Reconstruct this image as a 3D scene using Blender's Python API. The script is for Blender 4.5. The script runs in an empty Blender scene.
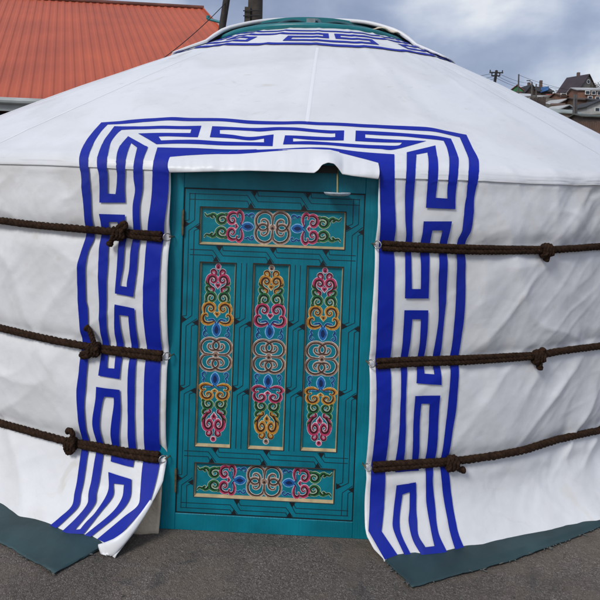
import bpy, math, random
from mathutils import Vector, Matrix, noise

random.seed(7)
scene = bpy.context.scene
col = scene.collection
PI = math.pi

# ------------------------------------------------------------------ camera
F, PX, PY, PITCH, ROLL, EYE = 592.54, 300.0, 197.31, 0.0355, 0.0353, 1.5955
cp, sp_, cr, sr = math.cos(PITCH), math.sin(PITCH), math.cos(ROLL), math.sin(ROLL)


def cam2w(x, y, z):
    return Vector((x, y * cp + z * sp_, -y * sp_ + z * cp))


def proj(p):
    x, y, z = p[0], p[1], p[2] - EYE
    yc = y * cp - z * sp_
    zc = y * sp_ + z * cp
    u = F * x / yc
    v = -F * zc / yc
    return PX + u * cr - v * sr, PY + u * sr + v * cr


def ray(px, py):
    a, b = px - PX, py - PY
    u = a * cr + b * sr
    v = -a * sr + b * cr
    return cam2w(u / F, 1.0, -v / F)


EYEP = Vector((0, 0, EYE))


def at(px, py, depth):
    d = ray(px, py)
    return EYEP + d * (depth / d.y)


def on_z(px, py, z=0.0):
    d = ray(px, py)
    return EYEP + d * ((z - EYE) / d.z)


cam = bpy.data.cameras.new('camera')
cam.sensor_width = 36
cam.lens = F / 600 * 36
cam.shift_y = -(300 - PY) / 600
cam.clip_end = 3000
cam.clip_start = 0.05
co = bpy.data.objects.new('camera', cam)
rgt = cam2w(cr, 0, sr)
up = cam2w(-sr, 0, cr)
fwd = cam2w(0, 1, 0)
M = Matrix.Identity(4)
for i in range(3):
    M[i][0], M[i][1], M[i][2], M[i][3] = rgt[i], up[i], -fwd[i], EYEP[i]
co.matrix_world = M
col.objects.link(co)
scene.camera = co

# ------------------------------------------------------------------ helpers


class MB:
    def __init__(s):
        s.v, s.f, s.m = [], [], []

    def add(s, vs, fs, mi=0):
        b = len(s.v)
        s.v += [tuple(v) for v in vs]
        for f in fs:
            s.f.append(tuple(b + i for i in f))
            s.m.append(mi)

    def quad(s, a, b, c, d, mi=0):
        s.add([a, b, c, d], [(0, 1, 2, 3)], mi)

    def grid(s, rows, mi=0, close=False, flip=False):
        n = len(rows[0])
        b = len(s.v)
        for r in rows:
            s.v += [tuple(p) for p in r]
        for i in range(len(rows) - 1):
            for j in range(n if close else n - 1):
                k = (j + 1) % n
                q = (b + i * n + j, b + i * n + k, b + (i + 1) * n + k, b + (i + 1) * n + j)
                s.f.append(q[::-1] if flip else q)
                s.m.append(mi)

    def box(s, c, sx, sy, sz, ax=None, mi=0):
        X, Y, Z = ax if ax else (Vector((1, 0, 0)), Vector((0, 1, 0)), Vector((0, 0, 1)))
        c = Vector(c)
        vs = [c + X * (i * sx / 2) + Y * (j * sy / 2) + Z * (k * sz / 2) for k in (-1, 1) for j in (-1, 1) for i in (-1, 1)]
        s.add(vs, [(0, 2, 3, 1), (4, 5, 7, 6), (0, 1, 5, 4), (2, 6, 7, 3), (0, 4, 6, 2), (1, 3, 7, 5)], mi)

    def tube(s, pts, rad, n=10, mi=0, cap=True, jit=0.0):
        pts = [Vector(p) for p in pts]
        N = len(pts)
        rr = rad if isinstance(rad, (list, tuple)) else [rad] * N
        t0 = (pts[1] - pts[0]).normalized()
        ref = Vector((0, 0, 1)) if abs(t0.z) < .9 else Vector((1, 0, 0))
        a = t0.cross(ref).normalized()
        rows = []
        for i in range(N):
            t = (pts[min(i + 1, N - 1)] - pts[max(i - 1, 0)]).normalized()
            a = (a - t * a.dot(t)).normalized()
            b = t.cross(a)
            r = rr[i]
            rows.append([pts[i] + (a * math.cos(2 * PI * k / n) + b * math.sin(2 * PI * k / n)) *
                         (r * (1 + (random.uniform(-jit, jit) if jit else 0))) for k in range(n)])
        s.grid(rows, mi, close=True)
        if cap:
            s.add(rows[0], [tuple(range(n))], mi)
            s.add(rows[-1], [tuple(range(n))[::-1]], mi)

    def build(s, name, mats, parent=None, smooth=True, origin=None):
        me = bpy.data.meshes.new(name)
        o0 = Vector((0, 0, 0))
        if parent is not None:
            o0 = parent.get('_w') and Vector(parent['_w']) or Vector((0, 0, 0))
        base = Vector(origin) if origin is not None else o0
        me.from_pydata([tuple(Vector(v) - base) for v in s.v], [], s.f)
        if not isinstance(mats, (list, tuple)):
            mats = [mats]
        for m in mats:
            me.materials.append(m)
        me.polygons.foreach_set('material_index', s.m)
        me.polygons.foreach_set('use_smooth', [smooth] * len(s.f))
        me.update()
        ob = bpy.data.objects.new(name, me)
        col.objects.link(ob)
        ob.location = base - o0
        if parent is not None:
            ob.parent = parent
        ob['_w'] = tuple(base)
        return ob


def tag(o, label=None, cat=None, group=None, kind=None):
    if label:
        o['label'] = label
    if cat:
        o['category'] = cat
    if group:
        o['group'] = group
    if kind:
        o['kind'] = kind
    return o


def empty(name, loc, label, cat, group=None):
    o = bpy.data.objects.new(name, None)
    o.location = loc
    o.empty_display_size = .2
    col.objects.link(o)
    o['_w'] = tuple(loc)
    return tag(o, label, cat, group)


def lerp(a, b, t):
    return a + (b - a) * t


def interp(x, tab):
    if x <= tab[0][0]:
        return tab[0][1]
    for (x0, y0), (x1, y1) in zip(tab, tab[1:]):
        if x <= x1:
            return y0 + (y1 - y0) * (x - x0) / (x1 - x0)
    return tab[-1][1]


def sstep(a, b, x):
    t = min(1, max(0, (x - a) / (b - a)))
    return t * t * (3 - 2 * t)


def catmull(pts, n=8):
    P = [Vector(p) for p in pts]
    out = []
    for i in range(len(P) - 1):
        p0, p1, p2, p3 = P[max(i - 1, 0)], P[i], P[i + 1], P[min(i + 2, len(P) - 1)]
        for k in range(n):
            t = k / n
            out.append(.5 * (2 * p1 + (p2 - p0) * t + (2 * p0 - 5 * p1 + 4 * p2 - p3) * t * t + (3 * p1 - p0 - 3 * p2 + p3) * t ** 3))
    out.append(P[-1])
    return out

# ------------------------------------------------------------------ materials


def newmat(name):
    m = bpy.data.materials.new(name)
    m.use_nodes = True
    nt = m.node_tree
    return m, nt, nt.nodes['Principled BSDF']


def plain(name, c, rough=.6, metal=0, spec=.5, var=.0, scale=20, bump=0, bscale=60, dark=None, grain=False):
    m, nt, b = newmat(name)
    b.inputs['Roughness'].default_value = rough
    b.inputs['Metallic'].default_value = metal
    b.inputs['Specular IOR Level'].default_value = spec
    b.inputs['Base Color'].default_value = (*c, 1)
    if var or bump:
        tc = nt.nodes.new('ShaderNodeTexCoord')
    if var:
        n = nt.nodes.new('ShaderNodeTexNoise')
        n.inputs['Scale'].default_value = scale
        n.inputs['Detail'].default_value = 6
        r = nt.nodes.new('ShaderNodeValToRGB')
        d = dark if dark else tuple(x * (1 - var) for x in c)
        r.color_ramp.elements[0].position = .3
        r.color_ramp.elements[1].position = .7
        r.color_ramp.elements[0].color = (*d, 1)
        r.color_ramp.elements[1].color = (*[min(1, x * (1 + var * .4)) for x in c], 1)
        nt.links.new(tc.outputs['Object'], n.inputs['Vector'])
        nt.links.new(n.outputs['Fac'], r.inputs['Fac'])
        nt.links.new(r.outputs['Color'], b.inputs['Base Color'])
    if bump:
        n2 = nt.nodes.new('ShaderNodeTexNoise')
        n2.inputs['Scale'].default_value = bscale
        n2.inputs['Detail'].default_value = 5
        bp = nt.nodes.new('ShaderNodeBump')
        bp.inputs['Distance'].default_value = .01
        if grain:
            gm = nt.nodes.new('ShaderNodeMapping')
            gm.inputs['Scale'].default_value = (1.0, 1.0, .05)
            nt.links.new(tc.outputs['Object'], gm.inputs['Vector'])
            nt.links.new(gm.outputs[0], n2.inputs['Vector'])
            bp_s = .22
        else:
            nt.links.new(tc.outputs['Object'], n2.inputs['Vector'])
            bp_s = bump
        bp.inputs['Strength'].default_value = bp_s
        nt.links.new(n2.outputs['Fac'], bp.inputs['Height'])
        nt.links.new(bp.outputs['Normal'], b.inputs['Normal'])
    return m


def canvas_mat(name, c, dirt_shade, amount, bumpk=.35, rough=.40, spec=.5):
    m, nt, b = newmat(name)
    N, L = nt.nodes.new, nt.links.new
    tc = N('ShaderNodeTexCoord')
    b.inputs['Roughness'].default_value = rough
    b.inputs['Specular IOR Level'].default_value = spec

    def nz(scale, detail=5, dist=0, rough=.55):
        n = N('ShaderNodeTexNoise')
        n.inputs['Scale'].default_value = scale
        n.inputs['Detail'].default_value = detail
        n.inputs['Distortion'].default_value = dist
        n.inputs['Roughness'].default_value = rough
        L(tc.outputs['Object'], n.inputs['Vector'])
        return n

    def ramp(src, a, z, v0, v1):
        r = N('ShaderNodeMapRange')
        r.inputs[1].default_value, r.inputs[2].default_value = a, z
        r.inputs[3].default_value, r.inputs[4].default_value = v0, v1
        L(src, r.inputs[0])
        return r.outputs[0]
    d1 = ramp(nz(1.7, 7, .6).outputs['Fac'], .47, .75, 0, amount)
    d2 = ramp(nz(9, 8, 1.2, .7).outputs['Fac'], .56, .8, 0, amount * .9)
    ad = N('ShaderNodeMath')
    ad.operation = 'ADD'
    ad.use_clamp = True
    L(d1, ad.inputs[0])
    L(d2, ad.inputs[1])
    # splash dirt that climbs from the hem, a real stain on the cloth
    sx = N('ShaderNodeSeparateXYZ')
    L(tc.outputs['Object'], sx.inputs[0])
    hz = ramp(sx.outputs['Z'], .0, .22, amount * .8, 0)
    mu = N('ShaderNodeMath')
    mu.operation = 'MULTIPLY'
    L(hz, mu.inputs[0])
    L(ramp(nz(5, 6).outputs['Fac'], .35, .65, 0, 1), mu.inputs[1])
    ad2 = N('ShaderNodeMath')
    ad2.operation = 'ADD'
    ad2.use_clamp = True
    L(ad.outputs[0], ad2.inputs[0])
    L(mu.outputs[0], ad2.inputs[1])
    hz2 = N('ShaderNodeMapRange')  # greying under the eave: grime and shade both mixed into the cloth colour
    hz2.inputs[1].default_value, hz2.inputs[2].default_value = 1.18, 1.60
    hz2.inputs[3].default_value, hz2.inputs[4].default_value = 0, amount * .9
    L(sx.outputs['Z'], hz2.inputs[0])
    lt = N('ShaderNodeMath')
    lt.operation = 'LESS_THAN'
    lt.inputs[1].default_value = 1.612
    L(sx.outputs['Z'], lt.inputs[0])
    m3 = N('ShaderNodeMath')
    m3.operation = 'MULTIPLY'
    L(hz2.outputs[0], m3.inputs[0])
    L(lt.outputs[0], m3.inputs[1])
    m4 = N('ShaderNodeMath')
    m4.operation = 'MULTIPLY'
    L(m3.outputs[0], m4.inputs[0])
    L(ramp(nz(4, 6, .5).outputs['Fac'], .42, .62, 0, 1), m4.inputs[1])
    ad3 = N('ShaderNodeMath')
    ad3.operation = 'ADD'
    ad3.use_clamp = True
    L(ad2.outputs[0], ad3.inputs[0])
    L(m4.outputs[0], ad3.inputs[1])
    ad2 = ad3
    # a few yellow-brown water stains
    st = ramp(nz(3.1, 3, 1.5).outputs['Fac'], .66, .74, 0, amount * 1.1)
    mx = N('ShaderNodeMix')
    mx.data_type = 'RGBA'
    mx.inputs[6].default_value = (*c, 1)
    mx.inputs[7].default_value = (*dirt_shade, 1)
    L(ad2.outputs[0], mx.inputs[0])
    mx2 = N('ShaderNodeMix')
    mx2.data_type = 'RGBA'
    L(mx.outputs[2], mx2.inputs[6])
    mx2.inputs[7].default_value = (dirt_shade[0] * .95, dirt_shade[1] * .86, dirt_shade[2] * .68, 1)
    L(st, mx2.inputs[0])
    L(mx2.outputs[2], b.inputs['Base Color'])
    b1 = N('ShaderNodeBump')
    b1.inputs['Strength'].default_value = bumpk
    b1.inputs['Distance'].default_value = .02
    L(nz(6, 2, .15, .45).outputs['Fac'], b1.inputs['Height'])
    b2 = N('ShaderNodeBump')
    b2.inputs['Strength'].default_value = bumpk * .5
    b2.inputs['Distance'].default_value = .004
    L(nz(38, 3, .1).outputs['Fac'], b2.inputs['Height'])
    L(b1.outputs['Normal'], b2.inputs['Normal'])
    vz = N('ShaderNodeTexVoronoi')
    vz.inputs['Scale'].default_value = 9
    mpv = N('ShaderNodeMix')
    mpv.data_type = 'RGBA'
    mpv.blend_type = 'ADD'
    mpv.inputs[0].default_value = .09
    L(tc.outputs['Object'], mpv.inputs[6])
    L(nz(5, 3).outputs['Color'], mpv.inputs[7])
    L(mpv.outputs[2], vz.inputs['Vector'])
    b3 = N('ShaderNodeBump')
    b3.invert = True
    b3.inputs['Strength'].default_value = bumpk * .22
    b3.inputs['Distance'].default_value = .02
    L(vz.outputs['Distance'], b3.inputs['Height'])
    L(b2.outputs['Normal'], b3.inputs['Normal'])
    L(b3.outputs['Normal'], b.inputs['Normal'])
    return m


M_wall = canvas_mat('wall_canvas', (.83, .83, .825), (.60, .57, .52), .36, .40)
M_roof = canvas_mat('roof_canvas', (.80, .80, .80), (.58, .58, .56), .55, .20)
M_blue = canvas_mat('blue_applique', (.003, .017, .34), (.02, .035, .24), .4, .25, .62, .25)
M_seam = plain('seam_tape', (.84, .84, .84), .4)
M_teal = plain('teal_paint', (.002, .195, .260), .40, grain=True, spec=.35, var=.28, scale=9, bump=.08, bscale=120)
M_tealf = plain('teal_frame_paint', (.002, .210, .275), .38, grain=True, spec=.35, var=.3, scale=7, bump=.08, bscale=120)
M_tealp = plain('teal_panel_paint', (.003, .205, .265), .42, spec=.35, var=.2, scale=30, bump=.05, bscale=150)
M_groove = plain('groove_shade', (.002, .022, .034), .6)
M_black = plain('black_gap_shade', (.004, .006, .008), .6)  # painted shade of the leaf gap and the triangular holes
M_gold = plain('gold_lip', (.62, .47, .25), .32, metal=.25, var=.3, scale=25)
M_dkedge = plain('dark_moulding', (.03, .022, .018), .5)
M_hinge = plain('worn_brass', (.20, .16, .09), .45, metal=.5, var=.4, scale=80)
M_ringm = plain('galvanised_ring', (.45, .43, .40), .35, metal=.8, var=.3, scale=90)
ORN = {
    'white': plain('orn_outline', (.80, .74, .66), .5, var=.38, scale=95),
    'red': plain('orn_red', (.55, .045, .13), .45, var=.38, scale=95), 'redd': plain('orn_red_dark', (.06, .006, .012), .5, var=.38, scale=95),
    'gold': plain('orn_gold', (.62, .27, .03), .45, var=.38, scale=95), 'goldd': plain('orn_gold_dark', (.075, .018, .006), .5, var=.38, scale=95),
    'green': plain('orn_green', (.02, .17, .05), .45, var=.38, scale=95), 'greend': plain('orn_green_dark', (.004, .02, .008), .5, var=.38, scale=95),
    'blue': plain('orn_blue', (.012, .13, .42), .45, var=.38, scale=95), 'blued': plain('orn_blue_dark', (.004, .022, .10), .5, var=.38, scale=95),
    'beige': plain('orn_beige', (.36, .22, .16), .5, var=.38, scale=95), 'beiged': plain('orn_beige_dark', (.045, .025, .018), .5, var=.38, scale=95),
    'goldo': plain('orn_gold_outline', (.80, .62, .32), .5, var=.38, scale=95), 'blueo': plain('orn_blue_outline', (.22, .52, .80), .5, var=.38, scale=95),
    'greeno': plain('orn_green_outline', (.60, .68, .50), .5, var=.38, scale=95), 'redo': plain('orn_red_outline', (.85, .64, .68), .5, var=.38, scale=95),
}
ONAMES = list(ORN)
OMATS = [ORN[k] for k in ONAMES]
M_rope = plain('brown_hair_rope', (.046, .025, .015), .95, spec=.1, var=.55, scale=60, bump=.7, bscale=220)
M_fuzz = plain('rope_hair', (.045, .026, .016), .9, spec=.1)
M_tarp = plain('dark_green_sheet', (.026, .062, .068), .62, var=.45, scale=4, bump=.25, bscale=25)
M_fray = plain('frayed_thread', (.10, .11, .10), .9)
M_liner = plain('beige_felt', (.72, .60, .44), .9, var=.2, scale=15, bump=.3, bscale=80)
M_dark = plain('hollow_shade_dark', (.02, .018, .016), .9)  # near-black, the painted shade of the valance hollow
M_crown = plain('crown_teal', (.010, .20, .22), .38, var=.25, scale=6)
M_crownd = plain('crown_inner', (.008, .07, .085), .5)

# ------------------------------------------------------------------ yurt surface
CX, CY, R, PHI, DH, DW = -0.0338, 5.338, 2.8153, -0.0282, 1.597, 0.90
SE, ZC, AA, XO, KK, RC = 1.615, 2.75, -0.1, 0.14, 0.3, 0.75
SL = 2.372


def gp(px, py, z=.012):
    p = on_z(px, py, z)
    dx, dy = p.x - CX, CY - p.y
    return math.atan2(dx, dy), math.hypot(dx, dy)


hemL = [(-70, 476), (0, 506), (20, 517), (48, 528), (66, 536), (78, 538.3), (88, 540), (97, 545), (113.5, 559.5)]
hemR = [(384, 561), (395, 557.5), (416, 554.8), (424, 556), (445, 552), (465, 549.3), (480, 547.5), (510, 541), (570, 528), (600, 523), (660, 501)]
flare_tab = []
for px, py in hemL + hemR:
    th, r = gp(px, py)
    flare_tab.append((th, max(0.012, r - R)))
flare_tab.sort()
flare_tab = [(-1.2, .03)] + [t for t in flare_tab if -1.15 < t[0] < 1.15] + [(1.2, .03)]


def prof(th, s):
    k = KK * (1 - math.cos(th)) if abs(th) < PI / 2 else KK
    if s <= SE:
        s0 = .36 if th < 0 else .24
        w = max(0, 1 - s / s0) ** 1.8 if s > 0 else 1 - 1.8 * s / s0
        r = R + interp(th, flare_tab) * w + k * (max(0, s) / SE) ** 2 * .8 + .012 * sstep(.9, 1.6, s)
        return r, s, 0.0
    t = (s - SE) / SL
    re = R + .03 + k
    return re + (RC - re) * t, 1.63 + (ZC - 1.63) * (t + AA * t * (t - 1)), XO * t


def S(th, s, d=0.0):
    """point of the ideal cover at angle th and length s up the cover, d outwards"""
    if s < SE - .075 or s > SE + .075:
        r, z, xo = prof(th, s)
    else:
        r = z = xo = tw = 0
        hw = .075 - abs(s - SE) * .0
        for i in range(-9, 10):
            w = (10 - abs(i)) * 1.0
            a = prof(th, s + i * .0075)
            r += a[0] * w
            z += a[1] * w
            xo += a[2] * w
            tw += w
        r, z, xo = r / tw, z / tw, xo / tw
    if d:
        f = sstep(SE - .06, SE + .08, s)
        r += d * lerp(1, .47, f)
        z += d * lerp(0, .88, f)
    return Vector((CX + xo + r * math.sin(th), CY - r * math.cos(th), z))


ROPE_Z = (1.31, .80, .34)


def n3(x, y, z):
    return noise.noise(Vector((x, y, z)))


def disp(th, s):
    x = R * th
    wx = x + .12 * n3(x * 2.1, s * 2.1, 5.1)
    ws = s + .12 * n3(x * 2.1, s * 2.1, 9.7)
    fr = sstep(SE - .03, SE + .12, s)
    nb_ = sstep(-.62, -.50, th) * (1 - sstep(.40, .52, th))
    nearband = lerp(1.35, .60, nb_)
    d = .014 * n3(x * 1.5, s * 1.3, 1.3) * lerp(1, .35, fr)
    # directed folds: two slanting families, long one way and narrow the other, and puckers at the ropes
    ma_ = .28 + .72 * sstep(-.25, .40, n3(x * 1.1, s * 1.1, 12.5))
    mb_ = .28 + .72 * sstep(-.25, .40, n3(x * 1.1, s * 1.1, 31.5))
    v1_ = noise.voronoi(Vector((wx * 4.2 + ws * .8, ws * 3.4, 1.7)))[0][0]
    v2_ = noise.voronoi(Vector((wx * 9.0 - ws * 2, ws * 7.0, 6.1)))[0][0]
    pa, qa = wx * .80 + ws * .60, -wx * .60 + ws * .80
    pb, qb = wx * .70 - ws * .72, wx * .72 + ws * .70
    a = max(0, 1 - abs(n3(pa * 3.3, qa * 1.15, 3.3)) * 2.4)
    b = max(0, 1 - abs(n3(pb * 3.9, qb * 1.3, 7.9)) * 2.5)
    c = max(0, 1 - abs(n3(pa * 11, qa * 3.4, 2.2)) * 2.6)
    c2 = max(0, 1 - abs(n3(pb * 13, qb * 3.6, 14.2)) * 2.6)
    k = .019 * a * a * ma_ + .018 * b * b * mb_ + .0022 * c * c * (.2 + ma_) + .0022 * c2 * c2 * (.2 + mb_) - .013 * v1_ - .0035 * v2_
    if s < SE:
        for zr in ROPE_Z:
            k += .0065 * n3(x * 15 + 2 * zr, (s - zr) * 4, zr * 7) * math.exp(-((s - zr) / .10) ** 2)
    d += k * lerp(1, .10, fr) * nearband
    if s < SE:
        for zr in ROPE_Z:
            d -= .012 * math.exp(-((s - zr) / .045) ** 2)
        d += .012 * abs(math.sin(PI * (s - .34) / .48)) * sstep(.1, .4, s) * (1 - sstep(1.35, 1.6, s))
        # puckers gathered under the eave
        d += .007 * n3(x * 9, s * 2.0, 6.6) * sstep(1.25, 1.5, s) * (1 - sstep(1.57, 1.62, s)) * nearband
    else:
        # roof poles just showing through the taut roof cloth
        d += .004 * max(0, math.cos(th * 24)) ** 6 * sstep(SE + .15, SE + .5, s)
        d += .004 * n3(x * 4, s * 1.2, 8.8) * sstep(SE, SE + .2, s)
    return d


def SD(th, s, off=0.0):
    s = max(s, .006)
    return S(th, s, disp(th, s) + off)


def inv(px, py, g=None):
    """angle and length on the ideal cover that lie on the sight line of a traced point"""
    if g is None:
        th = (px - 296) / 592 * 2.6 / R
        s = SE - (py - 165) / 235 if py > 165 else SE + (165 - py) / 100
    else:
        th, s = g
    for it in range(14):
        q = proj(S(th, s))
        ex, ey = px - q[0], py - q[1]
        if abs(ex) + abs(ey) < .01:
            break
        a = proj(S(th + 1e-4, s))
        b = proj(S(th, s + 1e-4))
        J = ((a[0] - q[0]) / 1e-4, (b[0] - q[0]) / 1e-4, (a[1] - q[1]) / 1e-4, (b[1] - q[1]) / 1e-4)
        det = J[0] * J[3] - J[1] * J[2]
        if abs(det) < 1e-6:
            break
        dth = (J[3] * ex - J[1] * ey) / det
        ds = (-J[2] * ex + J[0] * ey) / det
        m = max(abs(dth) / .15, abs(ds) / .12, 1)
        th += dth / m
        s += ds / m
    return th, s


YC = Vector((CX, CY, 0))
yurt = empty('yurt', YC, 'white canvas yurt with blue meander bands and a carved turquoise door', 'yurt')

# canvas edges beside the door, traced then carried to the cover
edgeL = [inv(x, y) for x, y in [(113.5, 559.5), (134.5, 533), (146, 513), (154, 500), (162, 484), (164, 470), (165, 450), (166.7, 380), (167.7, 340), (168, 300), (169, 230), (170.5, 190), (171, 168)]]
edgeR = [inv(x, y) for x, y in [(384, 561), (374, 551), (367, 538), (365.5, 530), (366.6, 480), (367, 460), (369, 400), (371, 320), (374, 280), (377.5, 220), (378.5, 190), (379, 168)]]
tabL = sorted((s, th) for th, s in edgeL)
tabR = sorted((s, th) for th, s in edgeR)


def wall_half(mb, tab, sign):
    # columns: fine near the door and in front, coarse behind
    far = sign * PI
    cs = []
    c = 0.0
    while c < 1.15:
        cs.append(c)
        c += .0042
    while c < PI:
        cs.append(c)
        c += .03
    cs.append(None)
    ss = [i * .0085 for i in range(0, 194)]
    rows = []
    for s in ss:
        r = []
        e = interp(s, tab)
        for c in cs:
            th = far if c is None else e + sign * c * (1 - .0)
            if c is not None and c > 1.15:
                f = (c - 1.15) / (PI - 1.15)
                th = lerp(e + sign * 1.15, far, f)
            r.append(SD(th, s + .006))
        rows.append(r)
    mb.grid(rows, 0, flip=(sign < 0))


wc = MB()
wall_half(wc, tabL, -1)
wall_half(wc, tabR, 1)
# the free corner left of the door is rolled up on itself
tip = [(104.5, 551.6, 8.8, 1.6), (118.5, 542, 5.0, 1.5), (131, 530, 3.0, 1.2), (144, 513, 2.0, .9), (153, 499, 1.1, .5)]
cen = catmull([S(*inv(x, y), .014) for x, y, a, b in tip], 6)
rows = []
for i, p in enumerate(cen):
    f = i / 6
    k = min(3, int(f))
    hw = lerp(tip[k][2], tip[k + 1][2], f - k) * .0043
    ht = lerp(tip[k][3], tip[k + 1][3], f - k) * .0043
    t = (cen[min(i + 1, len(cen) - 1)] - cen[max(i - 1, 0)]).normalized()
    vw = (EYEP - p).normalized()
    a = t.cross(vw).normalized()
    b = a.cross(t)
    if b.dot(vw) < 0:
        b = -b
    q0 = p + b * (ht * .4)
    rows.append([q0 + a * (math.cos(q) * hw) + b * (math.sin(q) * ht * (1.1 if math.sin(q) > 0 else .8)) for q in [k2 * 2 * PI / 26 for k2 in range(25)]])
lowest = min(p.z for r in rows for p in r)
rows = [[p + Vector((0, 0, max(0, .010 - p.z))) for p in r] for r in rows]
wc.grid(rows, 0)
wall = wc.build('wall_cover', [M_wall], yurt)
sm = wall.modifiers.new('thickness', 'SOLIDIFY')
sm.thickness = .003
sm.offset = -1

# roof cover with its hem hanging a little over the wall cloth
rc = MB()
thL, thR = inv(172, 160)[0], inv(378, 163)[0]
ths = []
t = -1.35
while t < 1.35:
    ths.append(t)
    t += .006
while t < 2 * PI - 1.35:
    ths.append(t)
    t += .04
cols = []
for th in ths:
    w = th if th < PI else th - 2 * PI
    hem = 1.598 + .006 * n3(w * 6, 1, 1)
    if thL - .01 < w < thR + .01:
        hem = 1.668
    c = []
    for i in range(120):
        f = i / 119
        s = hem + (SE + SL * .985 - hem) * f ** 1.7
        lift = .0066 if s > SE else .0066 + .0016 * (SE - s) / (SE - hem)
        c.append(SD(w, s, lift))
    cols.append(c)
cols.append(cols[0])
rc.grid(cols, 0, flip=True)
rc_o = rc.build('roof_cover', [M_roof], yurt)
# welded seams running up the roof and the stitched line above the hem
for th0 in [-.92, -.58, .012, .66, 1.25, 1.9, 2.5, 3.1, -2.5, -1.9, -1.4]:
    sm_ = MB()
    rows = []
    for i in range(110):
        s = SE + .42 + i / 109 * 1.25 if abs(th0) < .3 else SE + .04 + i / 109 * 1.6
        rows.append([SD(th0 + q / (2.9 - .95 * (s - SE)), s, .0074 + .0006 * (1 - abs(q) / .009)) for q in (-.009, 0, .009)])
    sm_.grid(rows, 0, flip=True)
    sm_.build('roof_seam', [M_seam], rc_o)
# ------------------------------------------------------------------ blue meander band
OUT = [(48, 527, 56, 528.5), (60.5, 516.7, 68, 517.5), (72.7, 505, 79.5, 505), (75, 493, 81.5, 493), (77.7, 480, 84.4, 480), (80.6, 455, 87.2, 455), (80.6, 435, 87.3, 435), (80.3, 413, 87.5, 413), (79.3, 390, 87.6, 390), (81, 365, 88.8, 365), (81.3, 340, 90, 340), (80.5, 307, 89.8, 307), (80.3, 300, 88.5, 300), (81.7, 267, 89.3, 267), (84.3, 250, 91, 250), (86.3, 240, 94.5, 240), (86.5, 230, 94.2, 230), (87, 210, 94.2, 210), (85.5, 190, 93.5, 190), (84.3, 177, 92.5, 177), (81.3, 160, 90, 160), (85.3, 146, 94.2, 146), (93, 135, 101, 135), (102, 124.5, 108.3, 126.7), (120, 123.2, 120, 126.2), (130, 122, 130, 125.4), (160, 119.8, 160, 122.9), (190, 119.2, 190, 122.4), (220, 119.6, 220, 122.7), (250, 122, 250, 125.4), (290, 123, 290, 126), (330, 124, 330, 127), (360, 125.2, 360, 128.4), (377.5, 125.7, 377.5, 129), (415, 128, 415, 131.8), (440, 131.2, 440, 134.6), (466.2, 135.2, 459.4, 138.2), (472, 148, 464, 149), (478, 161, 468, 161), (477, 178, 467, 178), (472, 200, 463.8, 200), (469, 230, 460, 230), (465, 240, 456.4, 240), (463, 270, 454, 270), (461, 320, 452, 320), (458, 350, 450.2, 350), (454, 410, 445.5, 410), (451, 430, 443.4, 430), (448.3, 455, 441, 455), (448, 470, 440, 470), (449.3, 490, 441, 490), (452, 510, 444, 510), (456, 530, 448, 530), (463.5, 548, 453.5, 548.6)]
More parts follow.
